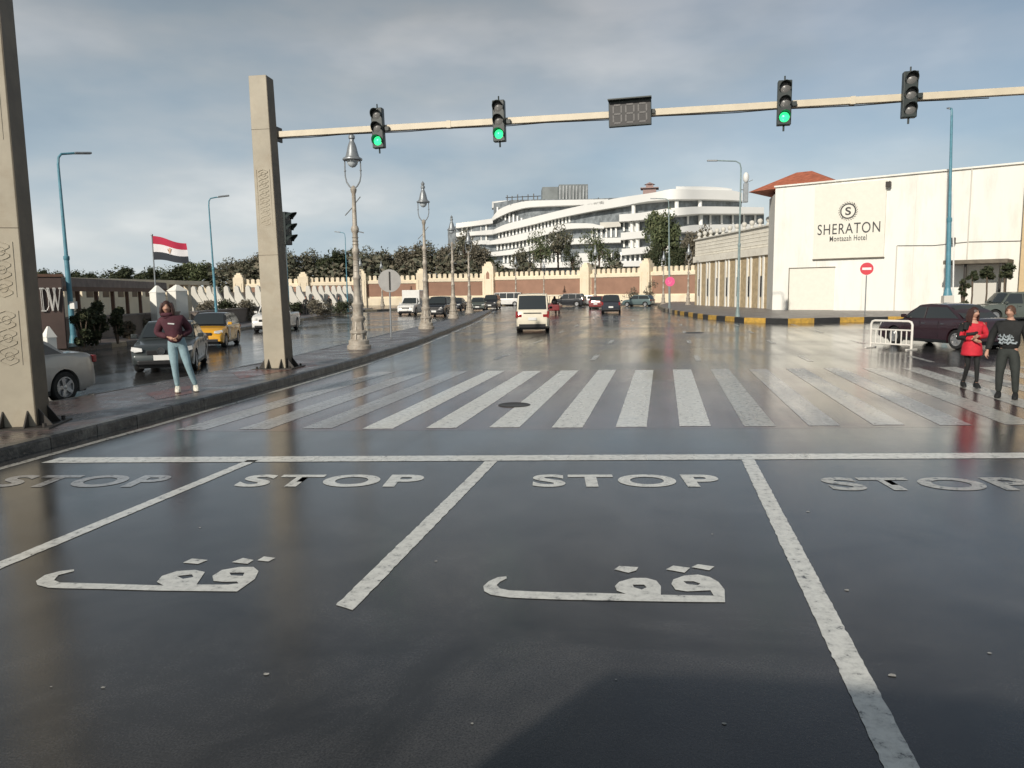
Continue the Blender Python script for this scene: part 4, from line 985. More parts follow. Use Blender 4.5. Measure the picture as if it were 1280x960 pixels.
# the couple on the right
pg = G(1212, 485); fa = math.atan2(-pg.x, pg.y)
g1 = person('person', 'dark haired woman in a red and black coat and dark tights', tuple(pg), fa+R_(12),
    JJ(chest=(0, 0, 1.28), el=(.25, 0, 1.10), wl=(.06, -.20, 1.12), er=(-.23, .0, 1.08), wr=(-.02, -.20, 1.05), kl=(.09, -.10, .50), al=(.11, -.06, .10), kr=(-.06, .0, .49), ar=(-.10, .14, .10)),
    M['redcoat'], M['blackcloth'], M['blackcloth'], M['hair'], 'long', turn=R_(40), topr=1.05, scale=.97, bulky=.78)
q = MB(); q.lathe([(.15, 1.02), (.19, .90), (.205, .72), (.19, .70), (.14, .9)], n=20); q.build('coat_skirt', M['redcoat'], g1, smooth=True)
q = MB(); q.T = Matrix.Translation((0, 0, 0))
q.tube([(-.17, -.02, 1.36), (-.21, .01, 1.22), (-.245, 0, 1.08), (-.14, -.13, 1.07)], [.09, .082, .072, .055], 9); q.tube([(.15, -.01, 1.22), (0, -.14, 1.17), (-.14, -.10, 1.15)], .035, 8)
q.tube([(-.14, -.08, 1.40), (-.16, -.10, 1.25)], [.07, .05], 8); q.build('black_sleeve', M['blackcloth'], g1, smooth=True)
pm = G(1257, 498); fa = math.atan2(-pm.x, pm.y)
m1 = person('person', 'man in a black jacket with a grey print and dark trousers', tuple(pm), fa+R_(-4),
    JJ(sl=(.21, 0, 1.42), sr=(-.21, 0, 1.42), chest=(0, 0, 1.34), neck=(0, .0, 1.50), head=(-.01, -.02, 1.63), er=(-.29, .03, 1.14), wr=(-.34, -.07, .88), el=(.28, .04, 1.14), wl=(.31, -.06, .88), kl=(.13, -.06, .50), kr=(-.12, -.02, .50), al=(.15, -.02, .09), ar=(-.13, .06, .09)),
    M['blackcloth'], M['trousers'], M['blackcloth'], M['hair2'], 'short', turn=R_(-14), topr=1.18, scale=.99, bulky=1.14)
q = MB(); q.T = Matrix.Translation((-.03, -.172, 1.12)); 
for (x0_, z0_, ln, am, ph) in ((-.13, .06, .20, .028, 0), (-.14, .0, .25, .022, 1.4), (-.12, -.06, .28, .014, 2.2), (.0, .05, .10, .02, .6)):
    q.tube([(x0_+ln*k/12, abs(x0_+ln*k/12)*.22, z0_+am*(math.sin(k*1.5+ph)+.8*math.sin(k*2.7+ph*3))) for k in range(13)], .012+.008*(ph > 1), 6)
q.build('grey_print', M['greyprint'], m1)
# small far people by the left pavement
far = None
for px, py, mm, lb in ((383, 390, 'blackcloth', 'far person in dark clothes just right of the second pillar'), (392, 388, 'trousers', 'far person in dark clothes before the white fins, second from the pillar'),
                       (412, 387, 'blackcloth', 'small far person by the hedge, left of the tallest ornate lamp'), (424, 388, 'maroon', 'small far person nearest the tallest ornate lamp')):
    p = G(px, py+3, .18)
    if far is None: far = person('person', lb, tuple(p), R_(20), J0, M[mm], M['trousers'], M['blackcloth'], M['hair'], 'short', group='people far down the left pavement')
    else: dup(far, tuple(p), R_(random.uniform(0, 180)), lb)

# ================================================================= BUILDINGS
# ---- white hotel wall block on the right
c0 = A(965, 391.4, 65); c0.z = 0; c1_ = A(1100, 392, 59.6); c1_.z = 0
wd_dir = (c1_-c0).normalized()
cEnd = c0+wd_dir*25.5; back = Vector((-wd_dir.y, wd_dir.x, 0))
HT = 10.4
wa = thing('white_building', 'long white windowless building with the hotel sign and a red tiled roof behind', 'building', tuple(c0), math.atan2(wd_dir.y, wd_dir.x))
Lw = 25.0
b = MB(); b.prism([(0, 0), (Lw, 0), (Lw, 9), (.0, 9)], -.1, HT); b.build('wall', M['white_wall'], wa)
b = MB(); b.box((Lw/2, -.0, HT+.06), (Lw+.1, .35, .12)); b.build('coping', M['white_wall'], wa)
# side facet towards the low building; its shade is put into a greyer render
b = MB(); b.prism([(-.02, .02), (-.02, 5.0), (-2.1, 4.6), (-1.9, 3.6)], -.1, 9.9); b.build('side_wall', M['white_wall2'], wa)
# recessed gate
b = MB(); b.box((3.2, -.03, 2.0), (3.6, .05, 3.4)); b.build('gate', M['sign_board'], wa)
b = MB(); b.box((3.2, -.05, 3.73), (3.7, .12, .06)); b.box((1.37, -.05, 2.0), (.05, .10, 3.4)); b.build('gate_frame', M['canopy'], wa)
# red hipped roof
b = MB(); r0, r1 = -2.6, 4.6; zr = HT+.02
b.add([(r0, .6, 10.3), (r1, .5, 10.55), (r1, 9, 10.55), (r0, 9, 10.3), (.2, 4.2, 12.05), (1.5, 4.2, 12.05)], [(0, 1, 5, 4), (1, 2, 5), (2, 3, 4, 5), (3, 0, 4), (0, 3, 2, 1)])
b.build('tiled_roof', M['roof_red'], wa)
# floodlights, stains, wires
for px, py in ((1112, 231), (1192, 301)):
    d = ray(px, py); n_ = Vector((-wd_dir.y, wd_dir.x, 0)); tt = (c0-Vector((0, 0, CH))).dot(n_)/d.dot(n_); P_ = Vector((0, 0, CH))+d*tt
    lx = (P_-c0).dot(wd_dir); b = MB(); b.box((lx, -.32, P_.z), (.35, .3, .42)); b.bar((lx, 0, P_.z+.3), (lx, -.32, P_.z+.1), .05); b.build('floodlight', M['iron'], wa, bevel=.03)
for xx, h0, h1 in ((14.2, 0, HT), (19.6, 3.5, HT), (9.5, 0, 5.2)):
    b = MB(); b.tube([(xx, -.08, h0), (xx, -.08, h1)], .045, 8); b.build('downpipe', M['white_wall2'], wa)
b = MB(); b.tube([(9.5, -.05, 5.2), (12, -.05, 5.1), (14.2, -.05, 5.25), (19.6, -.05, 5.1)], .02, 5); b.build('cable', M['iron'], wa)
for k in range(1, 7):
    b = MB(); b.box((k*3.55, -.004, HT/2), (.02, .012, HT-.1)); b.build('render_joint', M['white_wall2'], wa)
def on_wall(px, py):
    d = ray(px, py); n_ = Vector((-wd_dir.y, wd_dir.x, 0)); tt = (c0-Vector((0, 0, CH))).dot(n_)/d.dot(n_); P_ = Vector((0, 0, CH))+d*tt; return (P_-c0).dot(wd_dir), P_.z
# hotel sign board
x0, zt = on_wall(1020, 233); x1, zb2 = on_wall(1105, 321)
sg = thing('hotel_sign', 'cream sign board with a ringed letter and the hotel name on the white building', 'sign', tuple(c0), math.atan2(wd_dir.y, wd_dir.x))
b = MB(); b.box(((x0+x1)/2, -.10, (zt+zb2)/2), (x1-x0, .12, zt-zb2)); b.build('board', M['sign_board'], sg, bevel=.02)
b = MB(); b.box(((x0+x1)/2, -.09, zb2-.04), (x1-x0+.08, .16, .07)); b.build('lower_edge', M['canopy'], sg)
cxs = (x0+x1)/2
def wtext(name, s, cx, cz, wd, hh, parent, m=M['letters'], y=-.17, bold=0., spacing=1.):
    o = text(name, s, m, None, 1., extrude=.01, bold=bold, spacing=spacing)
    xs = [v.co.x for v in o.data.vertices]; ys = [v.co.y for v in o.data.vertices]
    T = Matrix.Translation((cx, y, cz)) @ Matrix.Rotation(R_(90), 4, 'X') @ Matrix.Diagonal((wd/(max(xs)-min(xs)), hh/(max(ys)-min(ys)), 1, 1)) @ Matrix.Translation((-(max(xs)+min(xs))/2, -(max(ys)+min(ys))/2, 0))
    o.data.transform(T); o.parent = parent; return o
xa, za = on_wall(1023, 287); xb, zb3 = on_wall(1101, 284)
wtext('name_letters', 'SHERATON', (xa+xb)/2, (za+zb3)/2, xb-xa, .82, sg, spacing=1.12)
xa, za = on_wall(1038, 299); xb, zb3 = on_wall(1084, 296.5)
wtext('small_letters', 'Montazah Hotel', (xa+xb)/2, (za+zb3)/2, xb-xa, .42, sg, bold=.004, spacing=1.08)
xe, ze = on_wall(1061, 264)
wtext('ringed_letter', 'S', xe, ze, .42, .62, sg, bold=.02)
b = MB(); n = 40; vs = []; fs = []
for k in range(n):
    a = 2*math.pi*k/n
    for rr in (.50, .60): vs.append((xe+rr*math.cos(a), -.175, ze+rr*math.sin(a)))
for k in range(n): fs.append((k*2, k*2+1, ((k+1) % n)*2+1, ((k+1) % n)*2))
b.add(vs, fs)
for k in range(24):
    a = 2*math.pi*k/24; b.bar((xe+.62*math.cos(a), -.17, ze+.62*math.sin(a)), (xe+.73*math.cos(a+.16), -.17, ze+.73*math.sin(a+.16)), .085, .02)
b.build('wreath_ring', M['letters'], sg)
# pier at the right end
b = MB(); pr = c0+wd_dir*(Lw+.9)
t = thing('tan_pier', 'tan stone pier closing the white building at the right edge of the photo', 'pier', tuple(c0), math.atan2(wd_dir.y, wd_dir.x))
b = MB(); b.box((on_wall(1277, 300)[0]+1.1, -.3, 5.25), (2.0, 1.2, 10.7)); b.build('shaft', M['tan'], t, bevel=.03)
# canopy with posts, in front of the wall
t = thing('canopy_shelter', 'flat olive canopy on dark posts in front of the white building', 'canopy', tuple(c0), math.atan2(wd_dir.y, wd_dir.x))
xa, za = on_wall(1190, 327); xb, zb3 = on_wall(1268, 322)
b = MB(); b.box(((xa+xb)/2, -1.6, 3.75), (xb-xa, 3.0, .28)); b.build('roof_slab', M['canopy'], t, bevel=.03)
for xx, yy in ((xa+1.3, -2.6), (xb-.4, -2.9), (xb-.4, -.4)): b = MB(); b.tube([(xx, yy, 0), (xx, yy, 3.65)], .09, 10); b.build('post', M['iron'], t)
b = MB(); b.box(((xa+xb)/2+.6, -.9, 1.15), (xb-xa-2.0, .3, 2.3)); b.build('low_wall', M['white_wall2'], t, bevel=.03)

# ---- low sandstone building with fins and urns
l0 = c0+wd_dir*(-1.95)+back*4.2; l1 = G(866, 384); l1 = Vector((3.6, 92, 0))
dd = (l1-l0); Ld = dd.length; ang = math.atan2(dd.y, dd.x)
lb = thing('low_building', 'low sandstone building with white fins and ball finials beside the white building', 'building', (l0.x, l0.y, 0), ang)
# local x along the facade away from the camera, +y to the road side
b = MB(); b.box((Ld/2, -4, 2.5), (Ld, 8, 5.25)); b.build('wall', M['sandstone'], lb)
b = MB(); b.box((Ld/2, -3.9, 5.45), (Ld+.3, 8.3, .7)); b.build('cornice', M['pale_parapet'], lb, bevel=.03)
b = MB(); b.box((Ld/2, -3.95, 6.75), (Ld, 8, 1.8)); 
for k in range(5): b.box((Ld/2, .06, 6.1+k*.36), (Ld, .06, .03))
b.build('parapet', M['pale_parapet'], lb)
b = MB(); b.box((Ld/2, -3.9, 7.70), (Ld+.2, 8.3, .12)); b.build('coping', M['white_wall2'], lb)
for k in range(11):
    x = .8+k*(Ld-1.6)/10; u = MB(); u.lathe([(.22, 7.76), (.22, 7.9), (.12, 7.98), (.10, 8.02), (.22, 8.14), (.26, 8.30), (.20, 8.46), (.0, 8.54)], (x, -.15, 0), 14); u.build('ball_finial', M['white_wall2'], lb, smooth=True)
for k in range(7):
    x = 1.6+k*(Ld-3.2)/6
    f = MB(); f.box((x-.42, .03, 2.52), (.30, .14, 5.15)); f.build('white_fin', M['white_wall'], lb)
    f = MB(); f.box((x+.42, .03, 2.52), (.30, .14, 5.15)); f.build('white_fin', M['white_wall'], lb)
    wn = MB(); wn.box((x, .03, 2.3), (.36, .1, 1.9)); wn.build('slit_window', M['black'], lb)

# ---- crenellated boundary wall
WP = [(300, 131, 4.6), (380, 131, 4.75), (452, 132, 4.95), (527, 133, 5.15), (612, 134, 5.4), (733, 127, 5.5), (808, 120, 5.6), (975, 106, 5.7)]
lbls = ['left end section of the crenellated cream wall, beside the parked taxi', 'section of crenellated cream wall behind the second pillar', 'section of crenellated cream wall behind the tallest ornate lamp', 'crenellated cream wall section above the dark oncoming cars',
        'crenellated cream wall section with brown panel above the cream minibus', 'crenellated cream wall section above the black four wheel drive', 'crenellated cream wall section behind the pink round sign']
lbls[0] = 'left end section of the crenellated cream wall, above the white pickup'
# left end section starts at the first tower
for i in range(len(WP)-1):
    (pa, Da, za), (pb, Db, zz) = WP[i], WP[i+1]; a = A(pa, 370, Da); c = A(pb, 370, Db); a.z = c.z = 0; z1 = (za+zz)/2; d = c-a; Ls = d.length
    t = thing('crenellated_wall', lbls[i], 'boundary wall', tuple(a), math.atan2(d.y, d.x), 'sections of the crenellated wall')
    b = MB(); b.box((Ls/2, .3, (z1-.75)/2), (Ls, .5, z1-.75)); b.box((Ls/2, -.02, .62), (Ls, .5, 1.24)); b.box((Ls/2, -.0, z1-1.1), (Ls, .3, .5))
    n = max(3, round(Ls/.92))
    for k in range(n): b.box(((k+.5)*Ls/n, .28, z1-.42), (Ls/n*.62, .42, .7)); b.box(((k+.5)*Ls/n, .28, z1-.04), (Ls/n*.40, .42, .12))
    b.build('wall', M['cream'], t)
    q = MB(); q.box((Ls/2, .03, (1.5+z1-1.45)/2), (Ls-1.9, .06, z1-1.45-1.5)); q.build('brown_panel', M['brown'], t)
tl = ['cream wall tower at the left end, above the parked white pickup', 'cream wall tower just right of the second pillar', 'cream wall tower behind the tallest ornate lamp', 'cream wall tower behind the second ornate lamp',
      'tallest cream wall tower, with a pointed niche', 'cream wall tower above the black four wheel drive', 'cream wall tower left of the pink round sign']
for i, (pa, Da, za) in enumerate(WP[:-1]):
    a = A(pa, 370, Da); a.z = 0; h_ = za+(1.1, 1.0, 1.2, 1.0, 1.8, 1.1, 1.3)[i]; ww = 2.1 if i == 4 else 1.7
    nx = A(WP[i+1][0], 370, WP[i+1][1])-a; t = thing('wall_tower', tl[i], 'wall tower', tuple(a), math.atan2(nx.y, nx.x), 'towers of the crenellated wall')
    b = MB(); b.box((0, .1, h_/2-.35), (ww, 1.5, h_-.7)); b.box((0, .1, h_-.5), (ww*.72, 1.1, .5)); b.box((0, .1, h_-.12), (ww*.42, .8, .30)); b.build('shaft', M['cream'], t)
    if i == 4:
        b = MB(); b.slab([(-.3, -.67, h_-2.9), (.3, -.67, h_-2.9), (.3, -.67, h_-2.0), (0, -.67, h_-1.55), (-.3, -.67, h_-2.0)], (0, .05, 0)); b.build('pointed_niche', M['brown'], t)
    b = MB(); b.box((-ww*.3, -.68, h_*.4), (.12, .08, h_*.6)); b.box((ww*.3, -.68, h_*.4), (.12, .08, h_*.6)); b.build('pilaster', M['cream'], t)
# grassy strip and kerb of the far island
FI2 = [A(440, 370, 86), A(500, 370, 92), A(560, 370, 104), A(640, 370, 112), A(760, 370, 108), A(860, 370, 100), A(975, 370, 92)]
for p in FI2: p.z = 0
strip('far_island', FI2, [p+Vector((0, 40, 0)) for p in FI2], .12, M['side_paving'])
kerb('far_kerb', FI2, 1, h=.22, wd=.2, stone=2., mats=[M['kerb'], M['kerb_pale']], pick=lambda i: i % 2)

# ---- big white hotel with sweeping balconies
HD = [(560, 268), (590, 262), (615, 250), (660, 236), (720, 220), (775, 206), (845, 192), (880, 196), (955, 203)]
hotel = thing('hotel_building', 'large white hotel with sweeping curved balconies rising behind the trees', 'building', (0, 0, 0))
def Dh(px): return sm(HD, px)
def band(pts, thick, deep=5.0, name='balcony_band', m=None, off=0., step=7):
    """pts: (px, top y, bottom y) along the facade; a parapet band with real depth"""
    xs = []; x = pts[0][0]
    while x < pts[-1][0]: xs.append(x); x += step
    xs.append(pts[-1][0]); n = len(xs); vs = []; fs = []
    for x in xs:
        t_ = sm([(p[0], p[1]) for p in pts], x); b_ = sm([(p[0], p[2]) for p in pts], x); D = Dh(x)+off
        a = A(x, t_, D); c = A(x, b_, D); u = Vector((ray(x, 300).x, ray(x, 300).y, 0)).normalized()*deep
        vs += [tuple(c), tuple(a), tuple(Vector((a.x, a.y, a.z))+u), tuple(Vector((c.x, c.y, c.z))+u)]
    for i in range(n-1):
        for k in range(4): fs.append((i*4+k, i*4+(k+1) % 4, (i+1)*4+(k+1) % 4, (i+1)*4+k))
    fs.append((0, 1, 2, 3)); fs.append(tuple((n-1)*4+k for k in range(4)))
    b = MB(); b.add(vs, fs); return b.build(name, m or M['hotel'], hotel, smooth=True)
# glazed body set back behind the bands
def body(pts, back, name='glass_wall', m=None):
    vs = []; fs = []; 
    for px, ty, by in pts:
        D = Dh(px)+back; a = A(px, ty, D); c = A(px, by, D); u = Vector((ray(px, 300).x, ray(px, 300).y, 0)).normalized()*14
        vs += [(c.x, c.y, 0), tuple(a), tuple(a+u), (c.x+u.x, c.y+u.y, 0)]
    n = len(pts)
    for i in range(n-1):
        for k in range(4): fs.append((i*4+k, i*4+(k+1) % 4, (i+1)*4+(k+1) % 4, (i+1)*4+k))
    fs.append((0, 1, 2, 3)); fs.append(tuple((n-1)*4+k for k in range(4)))
    b = MB(); b.add(vs, fs); return b.build(name, m or M['glass_far'], hotel)
body([(617, 254, 350), (640, 250, 350), (680, 249, 350), (720, 249, 350), (775, 247, 350), (845, 242, 350), (880, 243, 350), (927, 246, 350)], 3.2)
body([(917, 258, 350), (955, 260, 350)], 3.4)
body([(560, 285, 350), (585, 279, 350), (617, 274, 350)], 3.2)
band([(615, 252, 260), (625, 251, 258), (650, 250, 255), (700, 249, 254)], 0, 6, off=4)
band([(615, 272, 276), (622, 263, 272), (640, 255, 264), (662, 251, 259), (700, 250, 257), (760, 249, 255)], 0)
band([(615, 288, 293), (630, 281, 289), (660, 273, 282), (700, 263, 272), (740, 254, 264), (775, 247, 258), (815, 241, 251), (845, 236, 249), (870, 237, 249), (915, 238, 250), (928, 241, 251)], 0, 6)
band([(845, 233, 239), (870, 233, 239), (900, 234, 240), (915, 236, 241)], 0, 8, off=1.5)
band([(608, 302, 306), (630, 297, 304), (660, 290, 299), (690, 283, 291), (712, 279, 286), (735, 279, 285), (755, 283, 285.5)], 0)
band([(750, 278, 285), (776, 277, 283)], 0, 3, off=1.5, m=M['white_wall2'])
band([(774, 268, 277), (800, 266, 275), (840, 260, 270), (880, 258, 267), (955, 259, 267)], 0, 6, off=-1)
band([(776, 291, 300), (806, 288, 297)], 0, 5)
band([(848, 284, 290), (870, 281, 290), (955, 280, 289)], 0, 6, off=-1)
band([(606, 316, 321), (640, 312, 318), (680, 303, 310), (720, 298, 305), (776, 297, 303)], 0)
band([(777, 311, 319), (830, 307, 315), (955, 304, 312)], 0, 5)
band([(720, 317, 327), (738, 316, 326)], 0, 4)
band([(606, 330, 336), (660, 329, 335), (720, 327, 334), (790, 326, 333), (860, 325, 332)], 0, 5)
band([(570, 279, 285), (595, 276, 282), (616, 273, 279)], 0)
band([(570, 291, 296), (595, 289, 294), (616, 287, 293)], 0)
band([(570, 303, 308), (590, 301, 306), (612, 300, 305)], 0)
band([(570, 315, 320), (590, 314, 319), (612, 313, 318)], 0)
# vertical fins between the floors
for (xa, xb, ya, yb, st) in ((622, 655, 265, 280, 5), (624, 712, 292, 272, 4.4), (622, 700, 307, 296, 4.6), (578, 612, 286, 284, 6), (578, 612, 298, 297, 6), (780, 800, 283, 283, 7), (780, 800, 303, 303, 7), (740, 775, 292, 290, 6), (860, 945, 274, 274, 14), (630, 700, 323, 322, 5), (740, 830, 322, 321, 6)):
    x = xa
    while x <= xb:
        yc = lerp(ya, yb, (x-xa)/(xb-xa)); a = A(x, yc-6, Dh(x)+2.9); c = A(x, yc+6, Dh(x)+2.9); f = MB(); f.bar(a, c, .5, .7, up=(0, 1, 0)); f.build('wall_fin', M['hotel'], hotel); x += st
for px, y0_, y1_ in ((792, 250, 268), (846, 247, 262), (875, 250, 262), (876, 266, 283), (790, 275, 292), (797, 275, 292), (790, 296, 313), (797, 296, 313)):
    f = MB(); f.tube([A(px, y0_, Dh(px)+1.5), A(px, y1_, Dh(px)+1.5)], .55, 10); f.build('column', M['hotel'], hotel, smooth=True)
# roof plant
def roofbox(px0, px1, yt, yb, D, m, name, deep=10):
    b = MB(); a, c = A(px0, yb, D), A(px1, yb, D); h_ = A(px0, yt, D).z; a.z = min(a.z, c.z); c.z = a.z
    u = Vector((-(c-a).y, (c-a).x, 0)).normalized()*deep; b.slab([(a.x, a.y, a.z), (c.x, c.y, a.z), (c.x+u.x, c.y+u.y, a.z), (a.x+u.x, a.y+u.y, a.z)], (0, 0, h_-a.z)); return b.build(name, m, hotel)
M['kiosk'] = mat('kiosk_faded_red', (.34, .24, .22), .8, var=.1)
M['plant'] = mat('roof_plant_cladding', (.20, .22, .22), .6, var=.15, scale=.5)
roofbox(699, 735, 231, 251, 232, M['plant'], 'plant_room')
roofbox(678, 699, 234, 251, 240, M['plant'], 'plant_room')
f = MB()
for k in range(9): f.bar(A(700+k*4.2, 232, 231.6), A(700+k*4.2, 249, 231.6), .35, .3, up=(0, 1, 0))
f.build('plant_louvres', M['glass_far'], hotel)
f = MB()
for x, h_ in ((634, 7), (640, 6), (647, 8), (653, 6), (660, 8), (667, 9), (672, 6), (756, 3), (748, 4)): f.tube([A(x, 251, 240), A(x, 251-h_, 240)], .16, 5)
f.tube([A(632, 247, 240), A(676, 245, 240)], .12, 5)
f.build('roof_masts', M['iron'], hotel)
f = MB(); a = A(812, 240, 215); f.T = Matrix.Translation(a); f.box((0, 0, 0), (3.6, 3.6, 1.6)); f.box((0, 0, .9), (5, 5, .2)); f.box((0, 0, 1.5), (2, 2, 1.0)); f.lathe([(1.6, 2.0), (0, 2.7)], n=8); f.build('roof_kiosk', M['kiosk'], hotel)

# ---- left side: dark wall with steel letters
d0 = G(84, 436, .18); d1 = Vector((-27.2, 20.5, .18))
dw_u = (d0-d1).normalized(); Ld2 = (d0-d1).length; dw = thing('lettered_wall', 'tall dark brown wall with steel letters behind the nearest pillar', 'sign wall', (d1.x, d1.y, .18), math.atan2(dw_u.y, dw_u.x))
D0 = (d0.x**2+d0.y**2)**.5; rr = ray(83, 346); hdw = CH+rr.z*D0/((rr.x**2+rr.y**2)**.5)-.18
b = MB(); b.box((Ld2/2, .25, hdw/2), (Ld2, .5, hdw)); b.build('slab', M['dw_wall'], dw, bevel=.02)
b = MB(); b.box((Ld2/2, .25, hdw+.05), (Ld2+.1, .6, .1)); b.build('coping', M['timber'], dw)
def on_dw(px, py):
    n_ = Vector((-dw_u.y, dw_u.x, 0)); d = ray(px, py); o_ = Vector((0, 0, CH)); tt = (d1-o_).dot(n_)/d.dot(n_); P_ = o_+d*tt; return (P_-d1).dot(dw_u), P_.z-.18
xa, za = on_dw(52, 389); xb, zz = on_dw(75, 360)
lw_, lh_, zc_, xc_ = xb-xa, zz-za, (za+zz)/2, xa
def LP(u_, v_): return (xc_+lw_*u_, -.05, za+lh_*v_)
b = MB(); bw = lw_*.035
for u_ in (.05, .13): b.bar(LP(u_, 0), LP(u_-.02, 1), bw, .05)
b.bar(LP(-.02, .985), LP(.2, .985), .04, .05); b.bar(LP(.0, .015), LP(.25, .015), .04, .05)
b.tube([LP(.15, .99), LP(.28, .96), LP(.36, .80), LP(.40, .5), LP(.38, .2), LP(.3, .05), LP(.2, .01)], lw_*.022, 6); b.build('letter', M['dw_letter'], dw)
b = MB()
for (a_, c_) in (((.36, 1), (.56, 0)), ((.44, 1), (.60, .04)), ((.76, 1), (.57, 0)), ((.64, 1), (.82, 0)), ((.70, 1), (.85, .05)), ((1.0, 1), (.82, 0))): b.bar(LP(*a_), LP(*c_), bw, .05)
for u_ in (.40, .70, .99): b.bar(LP(u_-.07, .985), LP(u_+.07, .985), .04, .05)
b.build('letter', M['dw_letter'], dw)
# ---- pergola
q0, q1 = A(88, 371, 34), A(196, 371, 48); q0.z = q1.z = .18; u = (q1-q0).normalized(); Lp = (q1-q0).length
pe = thing('pergola', 'long flat roofed brown pergola behind the dark bushes', 'pergola', tuple(q0), math.atan2(u.y, u.x))
b = MB(); b.box((Lp/2-1.5, 2, 2.52), (Lp+4, 5, .40)); b.build('roof', M['pergola_roof'], pe)
b = MB(); b.box((Lp/2-1.5, -.45, 2.25), (Lp+4, .14, .2)); b.build('fascia', M['timber'], pe)
for k in range(7): b = MB(); b.box((k*Lp/6, -.3, 1.1), (.15, .15, 2.2)); b.build('post', M['timber'], pe)
# building / wall behind the pergola
v0, v1 = A(60, 371, 62), A(262, 371, 92); v0.z = v1.z = 0; u = (v1-v0).normalized(); Lv = (v1-v0).length
gb = thing('garden_wall', 'long low cream wall with openings behind the pergola', 'wall', tuple(v0), math.atan2(u.y, u.x))
b = MB(); b.box((Lv/2, .3, 1.0), (Lv, .6, 2.0)); b.box((Lv/2, .3, 3.5), (Lv, .7, .45)); b.build('wall', M['cream'], gb)
for k in range(13): b = MB(); b.box((k*Lv/12, .3, 2.6), (.6, .5, 1.4)); b.build('pier', M['cream'], gb)
b = MB(); b.box((Lv/2, 1.2, 2.6), (Lv, .1, 1.5)); b.build('dark_back', M['planter'], gb)
# white gate piers
for px, D, yt, lb_, w_ in ((197, 40, 357, 'white gate pier with a pointed top beside the flagpole', .55), (222, 46, 356, 'grey white gate pier behind the woman, topped by a ball', .8), (57, 25, 408, 'small white pointed post in front of the dark lettered wall', .32)):
    p = A(px, 371, D); p.z = .18; rr = ray(px, yt); h_ = CH+rr.z*((p.x**2+p.y**2)**.5)/((rr.x**2+rr.y**2)**.5)-.18
    t = thing('gate_pier', lb_, 'pier', tuple(p), R_(-20)); b = MB(); b.box((0, 0, (h_-.3)/2), (w_, w_, h_-.3)); b.build('shaft', M['white_wall'], t, bevel=.02)
    b = MB(); b.box((0, 0, h_-.18), (w_*1.1, w_*1.1, .36), 0, (.15, .15)); b.build('cap', M['white_wall'], t)
# planters along the left pavement
def low_wall(pts, h, label, m):
    for a, c in zip(pts, pts[1:]): pass
    a = pts[0]; t = thing('planter_wall', label, 'low wall', tuple(a)); b = MB()
    for p, q in zip(pts, pts[1:]):
        d = Vector(q)-Vector(p); o_ = Vector(p)-Vector(a); b.T = Matrix.Translation(o_) @ Matrix.Rotation(math.atan2(d.y, d.x), 4, 'Z'); b.box((d.length/2, 0, h/2), (d.length+.05, .35, h))
    b.build('wall', m, t); b2 = MB()
    for p, q in zip(pts, pts[1:]):
        d = Vector(q)-Vector(p); o_ = Vector(p)-Vector(a); b2.T = Matrix.Translation(o_) @ Matrix.Rotation(math.atan2(d.y, d.x), 4, 'Z'); b2.box((d.length/2, 0, h+.04), (d.length+.1, .45, .08))
    b2.build('coping', M['side_paving'], t); return t
PL = offset(SLK, 3.2)
PL = [Vector((p.x, p.y, .18)) for p in PL]
low_wall(PL[2:5], .95, 'brown grey planter wall under the dark bushes on the left pavement', M['planter'])
low_wall([PL[4]+Vector((.3, 1.2, 0)), PL[5], PL[6]], .9, 'long planter wall behind the taxi and the pickup', M['planter'])
# white slanted fins
fin = None
finx = [(243, 84), (252, 84), (262, 84), (270, 84), (284, 84), (297, 84), (311, 84), (323, 84), (333, 86), (364, 90), (374, 90), (386, 92), (394, 92), (402, 94), (410, 94), (418, 96), (425, 96), (432, 98), (438, 98)]
words = ['first', 'second', 'third', 'fourth', 'fifth', 'sixth', 'seventh', 'eighth', 'ninth']
for i, (px, D) in enumerate(finx):
    p = A(px, 371, D); p.z = 0
    lb_ = ('%s white slanted fin from the left, before the second pillar' % words[i]) if i < 9 else ('white slanted fin past the second pillar, %s from the pillar' % (words+['tenth'])[i-9])
    if fin is None:
        fin = thing('slanted_fin', lb_, 'garden fin', tuple(p), 0, 'white slanted fins along the promenade')
        b = MB(); b.slab([(-.35, 0, 0), (1.6, 0, 0), (1.0, 0, 1.2), (.25, 0, 2.4), (.12, 0, 2.95), (-.15, 0, 3.1), (-.38, 0, 2.9), (-.40, 0, 2.3)], (0, .35, 0)); b.build('fin', M['white_wall2'], fin, bevel=.04)
    else: dup(fin, tuple(p), 0, lb_, 1.0)
t = tag(MB().box((-6, 0, 1.2), (30, .3, 2.4)).build('back_wall', M['planter'], None), 'dim brown wall running behind the white slanted fins', 'wall')
p = A(345, 371, 97); t.location = (p.x, p.y, 0); t.rotation_euler.z = math.atan2((A(440, 370, 104)-A(240, 370, 92)).y, (A(440, 370, 104)-A(240, 370, 92)).x)
